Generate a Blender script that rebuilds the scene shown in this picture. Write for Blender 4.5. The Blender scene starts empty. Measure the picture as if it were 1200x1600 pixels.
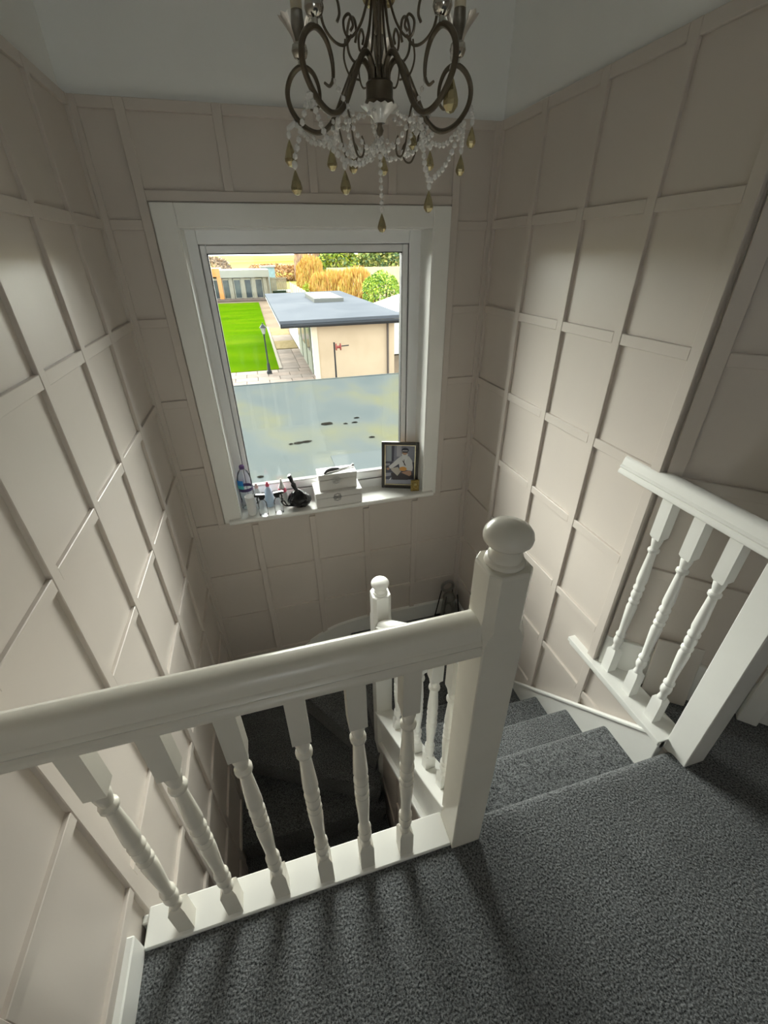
import bpy, bmesh, math, random
from mathutils import Vector, Matrix, noise

random.seed(7)
S = bpy.context.scene
COL = S.collection
PI = math.pi

# ------------------------------------------------------------------ camera
cam_d = bpy.data.cameras.new('camera')
cam = bpy.data.objects.new('camera', cam_d)
COL.objects.link(cam)
S.camera = cam
cam_d.sensor_fit = 'HORIZONTAL'
cam_d.sensor_width = 36.0
cam_d.lens = 668.0 / 1200.0 * 36.0
cam_d.clip_start = 0.02
cam_d.clip_end = 2000
def _ray(px, py):
    return Vector(((px - 600) / 668.0, (py - 800) / 668.0, 1.0))
_vy = _ray(382, 400).normalized()                  # horizontal, towards the window wall
_dn = _ray(614, 1907)
_dn = (_dn - _vy * _dn.dot(_vy)).normalized()
_up = -_dn
_vx = _vy.cross(_up)
rows = (_vx, _vy, _up)                             # world = rows @ (right, down, forward)
R3 = Matrix([[r[0], -r[1], -r[2]] for r in rows])
cam.matrix_world = Matrix.Translation((0, 0, 1.6)) @ R3.to_4x4()

# ------------------------------------------------------------------ light
SKY_STRENGTH = 0.85
SUN_STRENGTH = 6.0
SUN_EL, SUN_AZ = 22.0, -4.0
EXPOSURE = 2.33
world = bpy.data.worlds.new('sky')
S.world = world
world.use_nodes = True
wn = world.node_tree
bg = wn.nodes['Background']
bg.inputs[0].default_value = (0.91, 0.98, 0.985, 1)
bg.inputs[1].default_value = SKY_STRENGTH
sun_d = bpy.data.lights.new('sun', 'SUN')
sun_d.energy = SUN_STRENGTH
sun_d.angle = math.radians(80)              # winter sun diffused by thin cloud
sun_d.color = (1.0, 0.985, 0.89)
sun = bpy.data.objects.new('sun', sun_d)
COL.objects.link(sun)
_sd = Vector((math.sin(math.radians(SUN_AZ)) * math.cos(math.radians(SUN_EL)), math.cos(math.radians(SUN_AZ)) * math.cos(math.radians(SUN_EL)), math.sin(math.radians(SUN_EL))))
sun.rotation_euler = _sd.to_track_quat('Z', 'Y').to_euler()     # over the garden, in front of the window
portal_d = bpy.data.lights.new('window_portal', 'AREA')
portal_d.shape = 'RECTANGLE'
portal_d.size, portal_d.size_y = 1.14, 1.44
portal_d.cycles.is_portal = True
portal = bpy.data.objects.new('window_portal', portal_d)
COL.objects.link(portal)
portal.location = (0.33, 2.64, 0.97)
portal.rotation_euler = (math.radians(-90), 0, 0)
S.view_settings.view_transform = 'Standard'
S.view_settings.look = 'None'
S.view_settings.gamma = 1.0
S.view_settings.use_curve_mapping = False
S.view_settings.exposure = EXPOSURE
S.cycles.max_bounces = 14
S.cycles.diffuse_bounces = 9
S.cycles.glossy_bounces = 4
S.cycles.transmission_bounces = 6
S.cycles.transparent_max_bounces = 16
S.cycles.caustics_reflective = False
S.cycles.caustics_refractive = False
S.cycles.sample_clamp_indirect = 6.0

# ------------------------------------------------------------------ materials
MATS = {}
def mat(name, col, rough=0.5, spec=0.5, metal=0.0, var=0.0, vscale=4.0, col2=None, bump=0.0, bscale=60.0,
        trans=0.0, ior=1.45, alpha=1.0, coat=0.0, detail=4.0):
    if name in MATS:
        return MATS[name]
    m = bpy.data.materials.new(name)
    m.use_nodes = True
    nt = m.node_tree
    b = nt.nodes['Principled BSDF']
    b.inputs['Base Color'].default_value = (*col, 1)
    b.inputs['Roughness'].default_value = rough
    b.inputs['Specular IOR Level'].default_value = spec
    b.inputs['Metallic'].default_value = metal
    b.inputs['IOR'].default_value = ior
    b.inputs['Transmission Weight'].default_value = trans
    b.inputs['Alpha'].default_value = alpha
    b.inputs['Coat Weight'].default_value = coat
    tc = None
    if var or col2 or bump:
        tc = nt.nodes.new('ShaderNodeNewGeometry')
    if var or col2:
        n = nt.nodes.new('ShaderNodeTexNoise')
        n.inputs['Scale'].default_value = vscale
        n.inputs['Detail'].default_value = detail
        nt.links.new(tc.outputs['Position'], n.inputs['Vector'])
        r = nt.nodes.new('ShaderNodeValToRGB')
        c2 = col2 if col2 else tuple(max(0, c * (1 - var)) for c in col)
        r.color_ramp.elements[0].position = 0.36
        r.color_ramp.elements[1].position = 0.64
        r.color_ramp.elements[0].color = (*c2, 1)
        r.color_ramp.elements[1].color = (*col, 1)
        nt.links.new(n.outputs['Fac'], r.inputs['Fac'])
        nt.links.new(r.outputs['Color'], b.inputs['Base Color'])
    if bump:
        n2 = nt.nodes.new('ShaderNodeTexNoise')
        n2.inputs['Scale'].default_value = bscale
        n2.inputs['Detail'].default_value = 3
        nt.links.new(tc.outputs['Position'], n2.inputs['Vector'])
        bp = nt.nodes.new('ShaderNodeBump')
        bp.inputs['Strength'].default_value = bump
        bp.inputs['Distance'].default_value = 0.01
        nt.links.new(n2.outputs['Fac'], bp.inputs['Height'])
        nt.links.new(bp.outputs['Normal'], b.inputs['Normal'])
    MATS[name] = m
    return m

PAINT = mat('taupe_satin_paint', (0.585, 0.532, 0.485), 0.34, 0.45, var=0.03, vscale=3, bump=0.02, bscale=90)
WHITE = mat('white_gloss_paint', (0.80, 0.80, 0.77), 0.28, 0.5, var=0.03, vscale=6)
CREAM = mat('ivory_gloss_paint', (0.78, 0.75, 0.67), 0.26, 0.5, var=0.04, vscale=7)
PLASTER = mat('white_emulsion', (0.82, 0.83, 0.82), 0.9, 0.2, var=0.02, vscale=5, bump=0.03, bscale=120)
UPVC = mat('white_upvc', (0.83, 0.84, 0.85), 0.25, 0.5)
GASKET = mat('black_gasket', (0.02, 0.02, 0.02), 0.6)

def carpet_material():
    m = bpy.data.materials.new('charcoal_twist_carpet')
    m.use_nodes = True
    nt = m.node_tree
    b = nt.nodes['Principled BSDF']
    b.inputs['Roughness'].default_value = 0.95
    b.inputs['Specular IOR Level'].default_value = 0.15
    b.inputs['Sheen Weight'].default_value = 0.25
    g = nt.nodes.new('ShaderNodeNewGeometry')
    v = nt.nodes.new('ShaderNodeTexVoronoi')
    v.inputs['Scale'].default_value = 150
    nt.links.new(g.outputs['Position'], v.inputs['Vector'])
    n = nt.nodes.new('ShaderNodeTexNoise')
    n.inputs['Scale'].default_value = 175
    n.inputs['Detail'].default_value = 3
    n.inputs['Roughness'].default_value = 0.7
    nt.links.new(g.outputs['Position'], n.inputs['Vector'])
    big = nt.nodes.new('ShaderNodeTexNoise')
    big.inputs['Scale'].default_value = 9
    big.inputs['Detail'].default_value = 4
    nt.links.new(g.outputs['Position'], big.inputs['Vector'])
    r = nt.nodes.new('ShaderNodeValToRGB')
    r.color_ramp.elements[0].position = 0.36
    r.color_ramp.elements[1].position = 0.66
    r.color_ramp.elements[0].color = (0.013, 0.015, 0.017, 1)
    r.color_ramp.elements[1].color = (0.290, 0.305, 0.315, 1)
    nt.links.new(n.outputs['Fac'], r.inputs['Fac'])
    mx = nt.nodes.new('ShaderNodeMix')
    mx.data_type = 'RGBA'
    mx.blend_type = 'MULTIPLY'
    mx.inputs[0].default_value = 0.45
    nt.links.new(r.outputs['Color'], mx.inputs[6])
    nt.links.new(big.outputs['Fac'], mx.inputs[7])
    nt.links.new(mx.outputs[2], b.inputs['Base Color'])
    bp = nt.nodes.new('ShaderNodeBump')
    bp.inputs['Strength'].default_value = 0.55
    bp.inputs['Distance'].default_value = 0.005
    ad = nt.nodes.new('ShaderNodeMath')
    ad.operation = 'SUBTRACT'
    nt.links.new(n.outputs['Fac'], ad.inputs[0])
    nt.links.new(v.outputs['Distance'], ad.inputs[1])
    nt.links.new(ad.outputs[0], bp.inputs['Height'])
    nt.links.new(bp.outputs['Normal'], b.inputs['Normal'])
    return m
CARPET = carpet_material()

def thin_glass(name, tint, gloss, rough=0.02):
    m = bpy.data.materials.new(name)
    m.use_nodes = True
    nt = m.node_tree
    nt.nodes.remove(nt.nodes['Principled BSDF'])
    o = nt.nodes['Material Output']
    t = nt.nodes.new('ShaderNodeBsdfTransparent')
    t.inputs[0].default_value = (*tint, 1)
    gl = nt.nodes.new('ShaderNodeBsdfGlossy')
    gl.inputs['Roughness'].default_value = rough
    lw = nt.nodes.new('ShaderNodeFresnel')
    lw.inputs['IOR'].default_value = gloss
    mx = nt.nodes.new('ShaderNodeMixShader')
    nt.links.new(lw.outputs[0], mx.inputs[0])
    nt.links.new(t.outputs[0], mx.inputs[1])
    nt.links.new(gl.outputs[0], mx.inputs[2])
    nt.links.new(mx.outputs[0], o.inputs[0])
    return m
PANE = thin_glass('window_glass', (0.97, 0.985, 0.98), 1.25)
CLEAR = thin_glass('clear_plastic', (0.955, 0.97, 0.98), 1.16, 0.15)
CRYSTAL = mat('cut_crystal', (0.93, 0.92, 0.89), 0.05, 1.0, trans=0.10, ior=1.8, coat=1.0)
GLASSW = thin_glass('bobeche_glass', (0.93, 0.94, 0.93), 1.6, 0.05)

# ------------------------------------------------------------------ helpers
def tag(o, label=None, cat=None, group=None, kind=None):
    if label: o['label'] = label
    if cat: o['category'] = cat
    if group: o['group'] = group
    if kind: o['kind'] = kind
    return o

def set_parent(o, p):
    if p is not None:
        o.parent = p
        o.matrix_parent_inverse = Matrix.Identity(4) if p.get('_m') is None else Matrix.Identity(4)
        o.matrix_parent_inverse = parent_world(p).inverted()

WORLD = {}
def parent_world(p):
    return WORLD[p.name]

def empty(name, loc, label=None, cat=None, group=None, kind=None):
    e = bpy.data.objects.new(name, None)
    COL.objects.link(e)
    e.empty_display_size = 0.1
    e.location = loc
    WORLD[e.name] = Matrix.Translation(loc)
    return tag(e, label, cat, group, kind)

def obj_from_bm(name, bm, material, parent=None, smooth=False, mats=None):
    bmesh.ops.recalc_face_normals(bm, faces=bm.faces[:])
    lo = Vector((1e9,) * 3); hi = Vector((-1e9,) * 3)
    for v in bm.verts:
        for i in range(3):
            lo[i] = min(lo[i], v.co[i]); hi[i] = max(hi[i], v.co[i])
    c = Vector(((lo[0] + hi[0]) / 2, (lo[1] + hi[1]) / 2, lo[2]))
    for v in bm.verts:
        v.co -= c
    me = bpy.data.meshes.new(name)
    if smooth:
        for f in bm.faces:
            f.smooth = True
    bm.to_mesh(me)
    bm.free()
    for m in (mats or [material]):
        me.materials.append(m)
    if smooth:
        try:
            me.set_sharp_from_angle(angle=math.radians(40))
        except Exception:
            pass
    o = bpy.data.objects.new(name, me)
    COL.objects.link(o)
    o.location = c
    WORLD[o.name] = Matrix.Translation(c)
    set_parent(o, parent)
    return o

def clone(o, offset, parent=None, name=None):
    """A copy that shares mesh data, shifted in world space."""
    n = o.copy()
    COL.objects.link(n)
    c = WORLD[o.name].translation + Vector(offset)
    n.parent = None
    n.matrix_parent_inverse = Matrix.Identity(4)
    n.location = c
    WORLD[n.name] = Matrix.Translation(c)
    set_parent(n, parent)
    return n

def bm_box(bm, x0, x1, y0, y1, z0, z1, bevel=0.0, M=None, seg=1, mi=0):
    vs = [bm.verts.new((x, y, z)) for x in (x0, x1) for y in (y0, y1) for z in (z0, z1)]
    idx = [(0, 1, 3, 2), (4, 6, 7, 5), (0, 4, 5, 1), (2, 3, 7, 6), (0, 2, 6, 4), (1, 5, 7, 3)]
    fs = [bm.faces.new([vs[i] for i in f]) for f in idx]
    for f in fs: f.material_index = mi
    allv = list(vs)
    if bevel > 0:
        es = list({e for f in fs for e in f.edges})
        r = bmesh.ops.bevel(bm, geom=es, offset=bevel, segments=seg, affect='EDGES', profile=0.5)
        allv = list({v for f in r['faces'] for v in f.verts} | {v for v in vs if v.is_valid})
        for f in r['faces']: f.material_index = mi
    if M is not None:
        for v in allv:
            v.co = M @ v.co
    return allv

def box(name, x0, x1, y0, y1, z0, z1, material, parent=None, bevel=0.0, M=None, seg=1):
    bm = bmesh.new()
    bm_box(bm, x0, x1, y0, y1, z0, z1, bevel, M, seg)
    return obj_from_bm(name, bm, material, parent)

def bm_prism(bm, pts, axis, a0, a1, mi=0):
    """Extrude a polygon: pts are the two other coordinates in order."""
    def mk(p, a):
        if axis == 'x': return (a, p[0], p[1])
        if axis == 'y': return (p[0], a, p[1])
        return (p[0], p[1], a)
    A = [bm.verts.new(mk(p, a0)) for p in pts]
    B = [bm.verts.new(mk(p, a1)) for p in pts]
    n = len(pts)
    fs = [bm.faces.new(A), bm.faces.new(B[::-1])]
    for i in range(n):
        fs.append(bm.faces.new((A[i], B[i], B[(i + 1) % n], A[(i + 1) % n])))
    for f in fs: f.material_index = mi
    return A + B

def prism(name, pts, axis, a0, a1, material, parent=None, bevel=0.0, smooth=False):
    bm = bmesh.new()
    bm_prism(bm, pts, axis, a0, a1)
    if bevel:
        bmesh.ops.bevel(bm, geom=bm.edges[:], offset=bevel, segments=2, affect='EDGES', profile=0.5)
    return obj_from_bm(name, bm, material, parent, smooth)

def bm_lathe(bm, prof, c=(0, 0, 0), seg=16, M=None, mi=0, rx=1.0, ry=1.0):
    rings = []
    for r, z in prof:
        if r < 1e-5:
            rings.append([bm.verts.new((c[0], c[1], c[2] + z))])
        else:
            rings.append([bm.verts.new((c[0] + rx * r * math.cos(2 * PI * k / seg), c[1] + ry * r * math.sin(2 * PI * k / seg), c[2] + z)) for k in range(seg)])
    fs = []
    for a, b in zip(rings, rings[1:]):
        if len(a) == 1 and len(b) == 1: continue
        for k in range(seg):
            k2 = (k + 1) % seg
            if len(a) == 1: fs.append(bm.faces.new((a[0], b[k], b[k2])))
            elif len(b) == 1: fs.append(bm.faces.new((a[k], b[0], a[k2])))
            else: fs.append(bm.faces.new((a[k], b[k], b[k2], a[k2])))
    if len(rings[0]) > 1: fs.append(bm.faces.new(rings[0]))
    if len(rings[-1]) > 1: fs.append(bm.faces.new(rings[-1][::-1]))
    for f in fs: f.material_index = mi
    vs = [v for r in rings for v in r]
    if M is not None:
        for v in vs: v.co = M @ v.co
    return vs

def lathe(name, prof, c, material, parent=None, seg=16, M=None, rx=1.0, ry=1.0):
    bm = bmesh.new()
    bm_lathe(bm, prof, c, seg, M, 0, rx, ry)
    return obj_from_bm(name, bm, material, parent, True)

def catmull(pts, n=6):
    P = [Vector(p) for p in pts]
    P = [P[0] * 2 - P[1]] + P + [P[-1] * 2 - P[-2]]
    out = []
    for i in range(1, len(P) - 2):
        for k in range(n):
            t = k / n
            a, b, c, d = P[i - 1], P[i], P[i + 1], P[i + 2]
            out.append(0.5 * ((2 * b) + (c - a) * t + (2 * a - 5 * b + 4 * c - d) * t * t + (3 * b - a - 3 * c + d) * t ** 3))
    out.append(P[-2])
    return out

def bm_tube(bm, pts, r, seg=8, mi=0):
    pts = [Vector(p) for p in pts]
    rad = r if callable(r) else (lambda t: r)
    up = None
    rings = []
    for i, p in enumerate(pts):
        d = (pts[min(i + 1, len(pts) - 1)] - pts[max(i - 1, 0)]).normalized()
        if up is None:
            a = Vector((0, 0, 1)) if abs(d.z) < 0.9 else Vector((1, 0, 0))
            up = (a - d * a.dot(d)).normalized()
        else:
            up = (up - d * up.dot(d))
            up = up.normalized() if up.length > 1e-6 else Vector((1, 0, 0))
        s = d.cross(up)
        rr = rad(i / max(1, len(pts) - 1))
        rings.append([bm.verts.new(p + rr * (math.cos(2 * PI * k / seg) * up + math.sin(2 * PI * k / seg) * s)) for k in range(seg)])
    fs = [bm.faces.new(rings[0][::-1]), bm.faces.new(rings[-1])]
    for a, b in zip(rings, rings[1:]):
        for k in range(seg):
            fs.append(bm.faces.new((a[k], a[(k + 1) % seg], b[(k + 1) % seg], b[k])))
    for f in fs: f.material_index = mi
    return [v for r_ in rings for v in r_]

def bm_ball(bm, c, r, sub=1, mi=0, sz=1.0):
    M = Matrix.Translation(c) @ Matrix.Diagonal((r, r, r * sz, 1))
    res = bmesh.ops.create_icosphere(bm, subdivisions=sub, radius=1.0, matrix=M)
    for v in res['verts']:
        for f in v.link_faces: f.material_index = mi
    return res['verts']

# ------------------------------------------------------------------ key dimensions
XL, XR, YB = -0.556, 1.245, 2.385       # panelled faces of left, right and window walls
PTOP = 2.12                             # top of the panelling
CEIL = 2.56
BW, BT, PT = 0.038, 0.013, 0.012        # batten width, batten thickness, panel thickness
RISE, GO = 0.186, 0.2145
YN = 0.597                              # landing nosing
HL = -5 * RISE                          # half landing level

# ------------------------------------------------------------------ walls
def cells_to_pieces(parent, M, cells, battens, rails, paint=PAINT):
    """Local frame: u along the wall, v up, w out of the wall (w = 0 is the panel face)."""
    for (u0, u1, v0, v1) in cells:
        box('panel', u0, u1, v0, v1, -PT, 0, paint, parent, 0, M)
    for (u0, u1, v0, v1) in battens:
        box('batten', u0, u1, v0, v1, -0.004, BT, paint, parent, 0.0018, M)
    for (u0, u1, v0, v1) in rails:
        box('rail', u0, u1, v0, v1, -0.004, BT - 0.0012, paint, parent, 0.0018, M)

def grid(us, vs, vmin, vmax, umin, umax):
    """us: batten (u0,u1) sorted; vs: rail (v0,v1) sorted upward."""
    cells, rails = [], []
    ub = [(umin, umin)] + [u for u in us] + [(umax, umax)]
    spans = [(a[1], b[0]) for a, b in zip(ub, ub[1:]) if b[0] - a[1] > 0.004]
    mids = [umin] + [(u[0] + u[1]) / 2 for u in us if u[0] > umin + 0.004 and u[1] < umax - 0.004] + [umax]
    vm = [vmin] + [(v[0] + v[1]) / 2 for v in vs if v[0] > vmin + 0.004 and v[1] < vmax - 0.004] + [vmax]
    for a, b in zip(mids, mids[1:]):
        for c, d in zip(vm, vm[1:]):
            cells.append((a, b, c, d))
    for a, b in spans:
        for v in vs:
            rails.append((a, b, v[0], v[1]))
    battens = [(u[0], u[1], vmin, vmax) for u in us]
    return cells, battens, rails

def frame(origin, U, W):
    V = Vector((0, 0, 1))
    m = Matrix.Identity(4)
    U = Vector(U); W = Vector(W)
    for i in range(3):
        m[i][0], m[i][1], m[i][2], m[i][3] = U[i], V[i], W[i], origin[i]
    return m

# left wall
wl = box('wall_left', XL - 0.2, XL - PT, -2.35, YB + 0.012, -2.62, CEIL, PLASTER)
tag(wl, 'taupe panelled left wall with square battens and white top', kind='structure')
ML = frame((XL, 0, 0), (0, 1, 0), (1, 0, 0))
us = [(-1.43 + 0.0, -1.43 + BW)] + [(u, u + BW) for u in (-1.09, -0.75, -0.41, -0.06, 0.285, 0.632, 0.957, 1.297, 1.637, 1.975)] + [(YB - 0.034, YB)]
lt = [2.12, 1.736, 1.350, 0.960, 0.566, 0.158, -0.245, -0.648, -1.05, -1.45, -1.85, -2.25]
vs = sorted([(t - BW, t) for t in lt])
c, b, r = grid(us, vs, -2.6, PTOP, -2.35, YB)
cells_to_pieces(wl, ML, c, b, r)

# right wall (ends at an outer corner, goes on below the landing)
bm = bmesh.new()
bm_box(bm, XR + PT, XR + 0.42, 1.0, YB + 0.012, -2.62, CEIL)
bm_box(bm, XR + PT, XR + 0.16, 0.40, 1.0, -2.62, -0.012)
wr = obj_from_bm('wall_right', bm, PLASTER)
tag(wr, 'taupe panelled right wall above the upper flight', kind='structure')
MR = frame((XR, 0, 0), (0, 1, 0), (-1, 0, 0))
rt = [2.12, 1.739, 1.353, 0.967, 0.585, 0.204, -0.180, -0.56, -0.94]
vs = sorted([(t - BW, t) for t in rt])
us = [(1.0, 1.040), (1.322, 1.322 + BW), (1.658, 1.658 + BW), (2.0, 2.0 + BW), (YB - 0.034, YB)]
c, b, r = grid(us, vs, -1.2, PTOP, 1.0, YB)
cells_to_pieces(wr, MR, c, b, r)
c, b, r = grid([(0.655, 0.655 + BW)], [v for v in vs if v[1] < -0.05], -1.2, -0.012, 0.42, 1.0)
cells_to_pieces(wr, MR, c, b, r)

# window wall
WX0, WX1, WZ0, WZ1 = -0.257, 0.917, 0.212, 1.710
bm = bmesh.new()
yb0, yb1 = YB + PT, 2.66
bm_box(bm, XL - 0.2, WX0, yb0, yb1, -2.62, CEIL)
bm_box(bm, WX1, XR + 0.42, yb0, yb1, -2.62, CEIL)
bm_box(bm, WX0, WX1, yb0, yb1, WZ1, CEIL)
bm_box(bm, WX0, WX1, yb0, yb1, -2.62, WZ0)
wb = obj_from_bm('wall_back', bm, PLASTER)
tag(wb, 'taupe panelled wall around the picture window', kind='structure')
MB = frame((0, YB, 0), (1, 0, 0), (0, -1, 0))
ct = [1.736, 1.352, 0.968, 0.584, 0.205]
cv = sorted([(t - BW, t) for t in ct])
# left column, right column
for (u0, u1, bats) in ((XL, -0.3755, [(XL, XL + 0.036), (-0.395, -0.357)]), (1.029, XR, [(1.010, 1.048), (XR - 0.036, XR)])):
    cc, bb, rr = [], [], []
    vm = [0.186] + [(v[0] + v[1]) / 2 for v in cv if v[0] > 0.2] + [PTOP]
    cc = [(u0, u1, a, b_) for a, b_ in zip(vm, vm[1:])]
    ua, ub_ = bats[0][1], bats[1][0]
    rr = [(ua, ub_, v0, v1) for v0, v1 in cv] + [(ua, ub_, PTOP - BW + 0.002, PTOP)]
    outer = bats[0] if u0 == XL else bats[1]
    inner = bats[1] if u0 == XL else bats[0]
    bb = [(outer[0], outer[1], -1.3, PTOP), (inner[0], inner[1], 0.205, PTOP)]
    cells_to_pieces(wb, MB, cc, bb, rr)
# row above the window
tv = [(-0.041, -0.003), (0.325, 0.363), (0.690, 0.728)]
edges = [-0.3755] + [(a + b_) / 2 for a, b_ in tv] + [1.029]
cc = [(a, b_, 1.80, PTOP) for a, b_ in zip(edges, edges[1:])]
sp = [(-0.357, tv[0][0]), (tv[0][1], tv[1][0]), (tv[1][1], tv[2][0]), (tv[2][1], 1.010)]
rr = [(a, b_, PTOP - BW + 0.002, PTOP) for a, b_ in sp] + [(-0.357, 1.010, 1.800, 1.838)]
cells_to_pieces(wb, MB, cc, [(a, b_, 1.838, PTOP) for a, b_ in tv], rr)
cells_to_pieces(wb, MB, [(-0.3755, WX0, 0.186, 1.80), (WX1, 1.029, 0.186, 1.80), (WX0, WX1, WZ1, 1.80)], [], [])
# below the sill
us = [(XL, XL + 0.036), (-0.203, -0.165), (0.152, 0.190), (0.506, 0.544), (0.846, 0.884), (XR - 0.036, XR)]
bt = [0.205, -0.185, -0.548, -0.935, -1.30, -1.68]
vs = sorted([(t - BW, t) for t in bt])
c, b, r = grid(us, vs, -2.6, 0.186, XL, XR)
b = [(x[0], x[1], -2.6, 0.167) for x in b[1:-1]] + [(XL, XL + 0.036, -2.6, -1.3)]
r = [q for q in r if not (q[3] > 0.2 and (q[0] < -0.5 or q[1] > 1.2))]
r += [(-0.395, -0.203, 0.167, 0.205), (0.884, 1.048, 0.167, 0.205)]
cells_to_pieces(wb, MB, c, b, r)

# angled wall beyond the side balustrade
AW = 1.15
A0 = Vector((XR + 0.010, 1.0, 0))
dU = Vector((math.cos(-PI / 4), math.sin(-PI / 4), 0))
dW = Vector((-math.sin(PI / 4), -math.cos(PI / 4), 0))
MA = frame(A0, dU, dW)
wa = box('wall_angled', 0.0, AW, -0.3, CEIL, -0.16, -PT, PLASTER, None, 0, MA)
tag(wa, 'dim taupe panelled angled wall behind the side balustrade', kind='structure')
us = [(0.004, 0.050), (0.46, 0.50)]
vs = sorted([(t - BW, t) for t in (2.12, 1.739, 1.350, 0.957, 0.583)])
c, b, r = grid(us, vs, 0.2, PTOP, 0.004, 0.52)
cells_to_pieces(wa, MA, c, b, r)
tag(box('baseboard_angled', 0.004, 0.50, 0.0, 0.20, -0.004, 0.016, WHITE, None, 0.003, MA), 'white skirting along the angled wall', kind='structure')
dr = empty('door_1', A0 + dU * 0.85, 'white panelled door in the angled wall', kind='structure')
box('door_frame', 0.52, 0.585, 0, 2.03, -0.012, 0.02, WHITE, dr, 0.003, MA)
box('door_frame', 0.52, 1.15, 2.03, 2.095, -0.012, 0.02, WHITE, dr, 0.003, MA)
box('door_leaf', 0.585, 1.15, 0.008, 2.03, -0.012, 0.0, WHITE, dr, 0, MA)
for (a0, a1, z0, z1) in ((0.68, 0.86, 0.2, 0.9), (0.92, 1.1, 0.2, 0.9), (0.68, 0.86, 1.05, 1.9), (0.92, 1.1, 1.05, 1.9)):
    box('door_panel', a0, a1, z0, z1, 0.0, 0.006, WHITE, dr, 0.003, MA)

# side and rear of the landing, out of view
tag(box('wall_side', 2.06, 2.2, -2.35, 0.25, -0.3, CEIL, PAINT), 'plain taupe side wall of the landing', kind='structure')
bm = bmesh.new()
RX0, RX1, RZ0, RZ1 = -0.45, 0.12, 1.12, 2.05      # unseen opening added behind the viewer, sized to let in fill light
ry0, ry1 = -2.5, -2.35
bm_box(bm, XL - 0.2, RX0, ry0, ry1, -2.62, CEIL)
bm_box(bm, RX1, 2.2, ry0, ry1, -2.62, CEIL)
bm_box(bm, RX0, RX1, ry0, ry1, RZ1, CEIL)
bm_box(bm, RX0, RX1, ry0, ry1, -2.62, RZ0)
tag(obj_from_bm('wall_rear', bm, PAINT), 'plain taupe rear wall with an added opening for fill light', kind='structure')
tag(box('wall_hall', 0.42, 0.55, -2.5, 0.60, -2.62, -0.23, PAINT), 'taupe wall of the hall below the landing', kind='structure')
tag(box('ceiling', XL - 0.2, 2.4, -2.5, 2.66, CEIL, CEIL + 0.12, PLASTER), 'plain white ceiling over the stairwell', kind='structure')

# ------------------------------------------------------------------ landing floor, half landing
def nose_profile(y_back, y_nose, z_top, z_bot, r=0.026):
    p = [(y_back, z_bot), (y_back, z_top), (y_nose - r, z_top)]
    for k in range(1, 7):
        a = PI / 2 - k * PI / 7
        p.append((y_nose - r + r * math.cos(a), z_top - r + r * math.sin(a)))
    p.append((y_nose - r * 0.7, z_top - 2 * r))
    p.append((y_nose - 0.022, z_bot))
    return p
bm = bmesh.new()
bm_box(bm, XL - 0.01, 2.2, -2.4, 0.541, -0.24, 0.0)
bm_prism(bm, nose_profile(0.541, YN, 0.0, -RISE), 'x', 0.44, XR + 0.03)
bm_box(bm, XR + 0.03, 2.2, 0.541, 1.2, -0.24, 0.0)
fl = obj_from_bm('floor', bm, CARPET, None, True)
tag(fl, 'charcoal twist carpet on the landing', kind='structure')
tag(box('floor_lower', XL - 0.2, XR + 0.2, -2.5, 2.5, -2.75, -2.604, CARPET), 'dark carpet in the hall below', kind='structure')

# ------------------------------------------------------------------ staircase
st = empty('staircase', (0.8, 1.0, -2.604), 'dog-leg staircase with charcoal carpet and white strings', 'staircase')
SX0, SX1 = 0.415, XR - 0.018
for k in range(1, 5):
    yb_ = YN + GO * (k - 1) + (0.026 if k > 1 else 0.0) - 0.03
    yn_ = YN + 0.026 + GO * k
    prism('step', nose_profile(yb_, yn_, -RISE * k, -RISE * (k + 1) - 0.05), 'x', SX0, SX1, CARPET, st, smooth=True)
bm = bmesh.new()
bm_box(bm, 0.40, XR + 0.01, YN + GO * 4 + 0.02, YB + 0.01, HL - 0.22, HL, 0.012, seg=2)
bm_box(bm, 0.36, 0.45, 1.60, YB + 0.01, HL - 0.20, HL, 0.012, seg=2)
obj_from_bm('half_landing', bm, CARPET, st, True)
NP = Vector((0.36, 1.50))
def winder(pts, z):
    bm = bmesh.new()
    bm_prism(bm, pts, 'z', z - RISE - 0.04, z)
    cx_ = sum(p[0] for p in pts) / len(pts); cy_ = sum(p[1] for p in pts) / len(pts)
    for v in bm.verts:
        if v.co.z < z - 0.1:
            dv = Vector((v.co.x - cx_, v.co.y - cy_, 0)); v.co -= dv.normalized() * 0.035
    es = [e for e in bm.edges if all(abs(v.co.z - z) < 1e-5 for v in e.verts)]
    bmesh.ops.bevel(bm, geom=es, offset=0.014, segments=3, affect='EDGES', profile=0.5)
    obj_from_bm('winder_step', bm, CARPET, st, True)
winder([(0.385, 1.52), (0.385, YB), (-0.293, YB), (0.335, 1.47)], HL - RISE)
winder([(0.36, 1.47), (-0.25, YB), (XL, YB), (XL, 1.83), (0.335, 1.37)], HL - 2 * RISE)
winder([(0.36, 1.40), (0.36, 1.46), (XL, 1.87), (XL, 1.375), (0.36, 1.345)], HL - 3 * RISE)
for k in range(4, 9):
    y1 = 1.36 - 0.225 * (k - 4)
    bm = bmesh.new()
    z = HL - k * RISE
    bm_prism(bm, [(y1 + 0.03, z), (y1 - 0.235, z), (y1 - 0.242, z - 0.014), (y1 - 0.235, z - 0.035), (y1 - 0.205, z - RISE), (y1 + 0.03, z - RISE)], 'x', XL, 0.365)
    obj_from_bm('step', bm, CARPET, st, True)

SL = 0.895
def strz(y, base, y0=0.637): return base - SL * (y - y0)
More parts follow.
